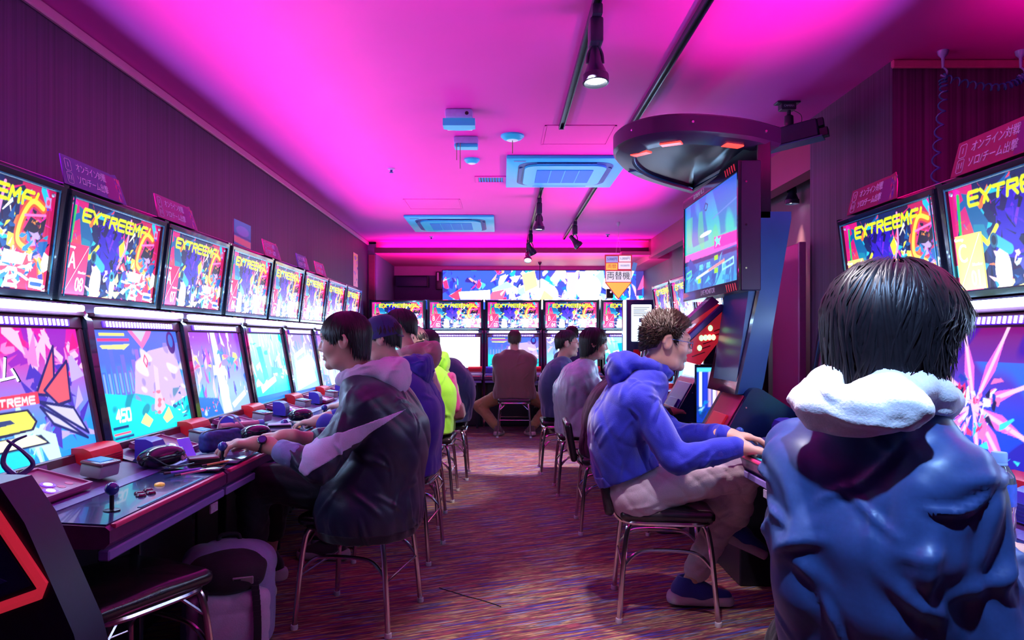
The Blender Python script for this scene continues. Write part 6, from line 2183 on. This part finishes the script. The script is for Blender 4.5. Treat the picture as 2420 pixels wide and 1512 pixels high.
obj('patch_window', bx(B(), (.03, -.1415, .302), (.025, .003, .022), rot('X', 35)), BPD, pt)
bm = B(); tube(bm, smooth_path([(-.14, -.02, .30), (-.05, -.115, .315), (.06, -.12, .31), (.14, -.03, .30)], 6), .004, 5); obj('zip', bm, K_CHROME, t)

# plastic bag with tied handles on the near left deck
t = thing('plastic_bag', 'crumpled dark plastic bag with knotted handles at the left desk end', 'bag', (-1.30, 1.93, .742), 0)
me = sdf_mesh('bag_body', [ell((0, 0, .03), (.058, .045, .040), None, .03), ell((.03, -.02, .018), (.05, .04, .022), None, .03), ell((-.01, 0, .06), (.022, .018, .03), None, .03)], .005, (), lambda p, d: np.maximum(d + folds(p, .007, 60, 80), -p[:, 2]))
meshobj('bag_body', me, mat('bag_film', (.08, .05, .16), .25, var=.5, scale=40), t)
for pts in ([(0, 0, .09), (-.03, -.01, .13), (-.015, 0, .18), (.02, .01, .20)], [(0, 0, .09), (.03, .02, .12), (.015, .0, .16), (-.02, -.01, .19)], [(.01, 0, .10), (-.02, -.03, .06), (-.05, -.05, .02)]):
    bm = B(); tube(bm, smooth_path(pts, 5), [.009 - .006 * k / (5 * (len(pts) - 1)) for k in range(5 * (len(pts) - 1) + 1)], 6); obj('handle', bm, mat('bag_film_light', (.16, .12, .34), .25, var=.3), t)


def headset(label, loc, rz, s=1.0):
    t = thing('headset_hub', label, 'headset', loc, rz, 'headset hubs on the desks')
    me = sdf_mesh('hub_shell', [ell((0, 0, .035 * s), (.075 * s, .05 * s, .038 * s), None, .02), ell((-.05 * s, .01 * s, .028 * s), (.045 * s, .048 * s, .030 * s), None, .03)], .005, (), lambda p, d: np.maximum(d, -p[:, 2]))
    meshobj('hub_shell', me, K_SIDE, t)
    f = obj('hub_plate', bx(B(), (.050 * s, -.024 * s, .036 * s), (.052 * s, .012, .048 * s), rot('Z', 38) @ rot('X', -25), .004), mat('plate_grey', (.36, .33, .40), .35), t)
    for k, (u, v) in enumerate(((-.010, .010), (.010, .012), (-.008, -.010), (.012, -.008))):
        c = Vector((.050 * s, -.024 * s, .036 * s)) + rot('Z', 38) @ rot('X', -25) @ Vector((u * s, -.007, v * s))
        obj('hub_socket', lathe(B(), [(.0045 * s, 0), (.0035 * s, -.004)], c, 8, rot('Z', 38) @ rot('X', 65)), [K_BLACK, K_CHROME, K_BLACK, K_RED][k], f)
    bm = B(); tube(bm, smooth_path([(-.09 * s, .0, .01), (-.115 * s, -.02, .03), (-.10 * s, -.055, .05), (-.03 * s, -.075, .006), (.06 * s, -.08, .004)], 6), .003, 5); obj('hub_cable', bm, K_BLACK, t)
    return t


headset('black headset hub with grey plate beside the blue speaker of cabinet A 08', (-1.215, 2.60, .748), R(60))
headset('black headset hub with grey plate behind the pencil case', (-1.13, 3.33, .742), R(60), .9)
headset('black headset hub with grey plate far along the left desks', (-1.14, 4.12, .742), R(60), .9)
headset('dark headset hub on the right desk beside the gaming hands', (1.20, 2.62, .745), R(-120), .9)

t = thing('pencil_case', 'dark blue patterned pencil case standing on the desk of cabinet A 08', 'pouch', (-1.165, 2.985, .742), R(64))
me = sdf_mesh('pouch_body', [rb((0, 0, .042), (.098, .030, .043), .024, None, .02)], .005, (), lambda p, d: np.maximum(d + folds(p, .0025, 60, 83), -p[:, 2]))
meshobj('pouch_body', me, mat('pouch_print', (.018, .03, .20), .6, var=.8, scale=70), t)
bm = B(); tube(bm, smooth_path([(-.09, 0, .06), (-.08, 0, .083), (0, 0, .088), (.08, 0, .083), (.095, 0, .05)], 6), .004, 6); obj('pouch_zip', bm, K_BLACK, t)
bm = B(); tube(bm, [(.082, -.03, .01), (.088, -.012, .075)], .003, 5); obj('pouch_piping', bm, mat('piping_blue', (.08, .10, .4), .5), t)

t = thing('acrylic_stand', 'violet lit acrylic card stand leaning on the desk of cabinet A 08', 'card stand', (-1.19, 2.74, .745), R(64))
AC = mat('acrylic_violet', (.20, .08, .75), .1, emis=(.18, .06, .8), estr=.5, coat=.5)
obj('back_plate', bx(B(), (.0, .012, .042), (.055, .005, .085), rot('X', -30), .001), AC, t)
obj('base_plate', bx(B(), (.01, -.012, .004), (.075, .05, .006), None, .002), AC, t)
for x in (-.015, .012):
    obj('stand_glow', lathe(B(), [(.009, 0), (.006, .002)], (x, -.010, .0075), 10), E_PADLED, t)


def slab(name, label, cat, loc, rz, size, m, m2=None, group=None, tilt=0):
    t = thing(name, label, cat, loc, rz, group)
    obj('cover', bx(B(), (0, 0, size[2] / 2), size, rot('Y', tilt), min(.006, size[2] * .35), 2), m, t)
    if m2:
        obj('inner', bx(B(), (.003, -.003, size[2] / 2), (size[0] * .98, size[1] * .98, size[2] * .5), rot('Y', tilt)), m2, t)
    return t


WAL = mat('wallet_maroon', (.22, .05, .10), .4, var=.3)
slab('wallet', 'maroon wallet in front of the violet acrylic stand', 'wallet', (-1.12, 2.70, .738), R(30), (.105, .07, .026), WAL, K_BLACK)
slab('card_box', 'dark card box at the foot of the violet stand', 'box', (-1.125, 2.80, .738), R(25), (.07, .05, .018), K_BLACK, K_CHROME)
slab('wallet', 'lilac wallet on top of the little stack by the left gaming hands', 'wallet', (-1.09, 3.53, .772), R(15), (.11, .085, .018), mat('wallet_lilac', (.38, .22, .42), .4, var=.2), K_BLACK)
slab('notebook', 'pale notebook in the middle of the little stack on cabinet A 07', 'notebook', (-1.09, 3.53, .755), R(20), (.12, .09, .016), mat('book_blue_grey', (.20, .24, .45), .4), K_WHITE)
slab('notebook', 'dark notebook at the bottom of the little stack on cabinet A 07', 'notebook', (-1.09, 3.53, .733), R(10), (.125, .095, .020), mat('book_plum', (.10, .03, .10), .4), K_WHITE)
slab('card_binder', 'flat black binder lying open across the joint of the two nearest desks', 'binder', (-1.11, 2.60, .7335), R(8), (.20, .13, .006), K_SIDE, None)
slab('desk_sheet', 'glossy plum plastic sheet under the watch hand on cabinet A 08', 'sheet', (-1.09, 2.84, .734), R(4), (.165, .26, .004), mat('sheet_plum', (.14, .07, .22), .15, var=.3, coat=.4), None)
for lab, x, y, rz, col in (('thin pink pen on the near left desk', -1.06, 2.47, 62, (.75, .15, .35)), ('thin violet pen lying beside the pink one', -1.10, 2.50, 48, (.25, .12, .75)), ('orange pen lying by the maroon wallet', -1.05, 2.655, 66, (.80, .35, .10))):
    t = thing('pen', lab, 'pen', (x, y, .7415), R(rz))
    bm = B(); tube(bm, [(-.055, 0, .004), (.05, 0, .004), (.062, 0, .004)], [.004, .004, .0012], 8); obj('barrel', bm, mat('pen_%d' % int(col[0] * 100), col, .3), t)
    bm = B(); tube(bm, [(-.072, 0, .004), (-.05, 0, .004)], .0045, 8); obj('pen_cap', bm, K_BLACK, t)
t = thing('rolled_poster', 'short pale rolled tube lying behind the stack on cabinet A 07', 'tube', (-1.26, 3.46, .775), R(50))
bm = B(); tube(bm, [(-.10, 0, .016), (.10, 0, .016)], .016, 12); obj('roll', bm, mat('roll_rose', (.70, .25, .35), .5), t)
bm = B(); tube(bm, [(.098, 0, .016), (.125, 0, .016)], .0175, 12); obj('roll_cap', bm, mat('roll_cap_blue', (.15, .25, .7), .4), t)
t = thing('white_cable', 'thin pale cable looping over the desk of cabinet A 07', 'cable', (-1.25, 3.30, .76), 0)
bm = B(); tube(bm, smooth_path([(-.05, -.02, .0), (-.04, 0, .07), (.0, .03, .09), (.05, .06, .03), (.10, .10, -.01), (.08, .17, -.012), (.14, .2, -.018)], 6), .0035, 6); obj('lead', bm, mat('cable_pale', (.70, .45, .55), .4), t)
obj('plug', bx(B(), (.14, .2, -.014), (.022, .012, .010), rot('Z', 30), .002), mat('cable_pale', (.70, .45, .55), .4), t)

# water bottle beside the near right player
t = thing('water_bottle', 'clear water bottle with blue cap and label beside the white hooded player', 'bottle', (1.128, 1.63, .730))
PET = mat('bottle_clear', (.85, .88, 1.0), .06, var=.01, trans=.92)
obj('bottle_shell', lathe(B(), [(.026, 0), (.0315, .006), (.0325, .03), (.0305, .045), (.0325, .06), (.0305, .078), (.0325, .095), (.0325, .150), (.029, .165), (.018, .185), (.0125, .190), (.0125, .196)], (0, 0, 0), 28), PET, t)
obj('bottle_cap', lathe(B(), [(.0155, .192), (.0162, .195), (.0162, .213), (.0150, .216), (.004, .2165)], (0, 0, 0), 22), mat('cap_pale_blue', (.35, .55, .9), .35), t)
obj('cap_ring', lathe(B(), [(.0160, .187), (.0165, .188), (.0165, .191), (.0160, .192)], (0, 0, 0), 22), mat('cap_pale_blue', (.35, .55, .9), .35), t)
lb = obj('label_band', lathe(B(), [(.0330, .098), (.0332, .100), (.0332, .146), (.0330, .148)], (0, 0, 0), 28, None, False, False), mat('label_blue', (.06, .16, .75), .35, var=.5, scale=60), t)
obj('label_mark', bx(B(), (-.012, -.0322, .100), (.020, .003, .010), rot('Z', -20), .002), K_RED, lb)

# magenta bag slung on the lime hoodie
t = thing('shoulder_bag', 'magenta and maroon bag slung on the back of the lime green hoodie', 'bag', (-.375, 5.50, 0))
me = sdf_mesh('bag_body', [rb((0, 0, .80), (.045, .13, .15), .035, rot('Y', -12), .03)], .009, (), lambda p, d: d + folds(p, .006, 24, 91))
meshobj('bag_body', me, cloth('bag_magenta', (.50, .03, .22), .6), t)
me = sdf_mesh('bag_bottom', [rb((.045, 0, .655), (.048, .12, .06), .03, rot('Y', -12), .03)], .009)
meshobj('bag_bottom', me, cloth('bag_maroon', (.12, .02, .05), .6), t)
bm = B(); tube(bm, smooth_path([(-.02, .08, .92), (-.10, .05, 1.0), (-.18, -.02, 1.05)], 5), .010, 6); obj('shoulder_strap', bm, cloth('bag_maroon', (.12, .02, .05), .6), t)
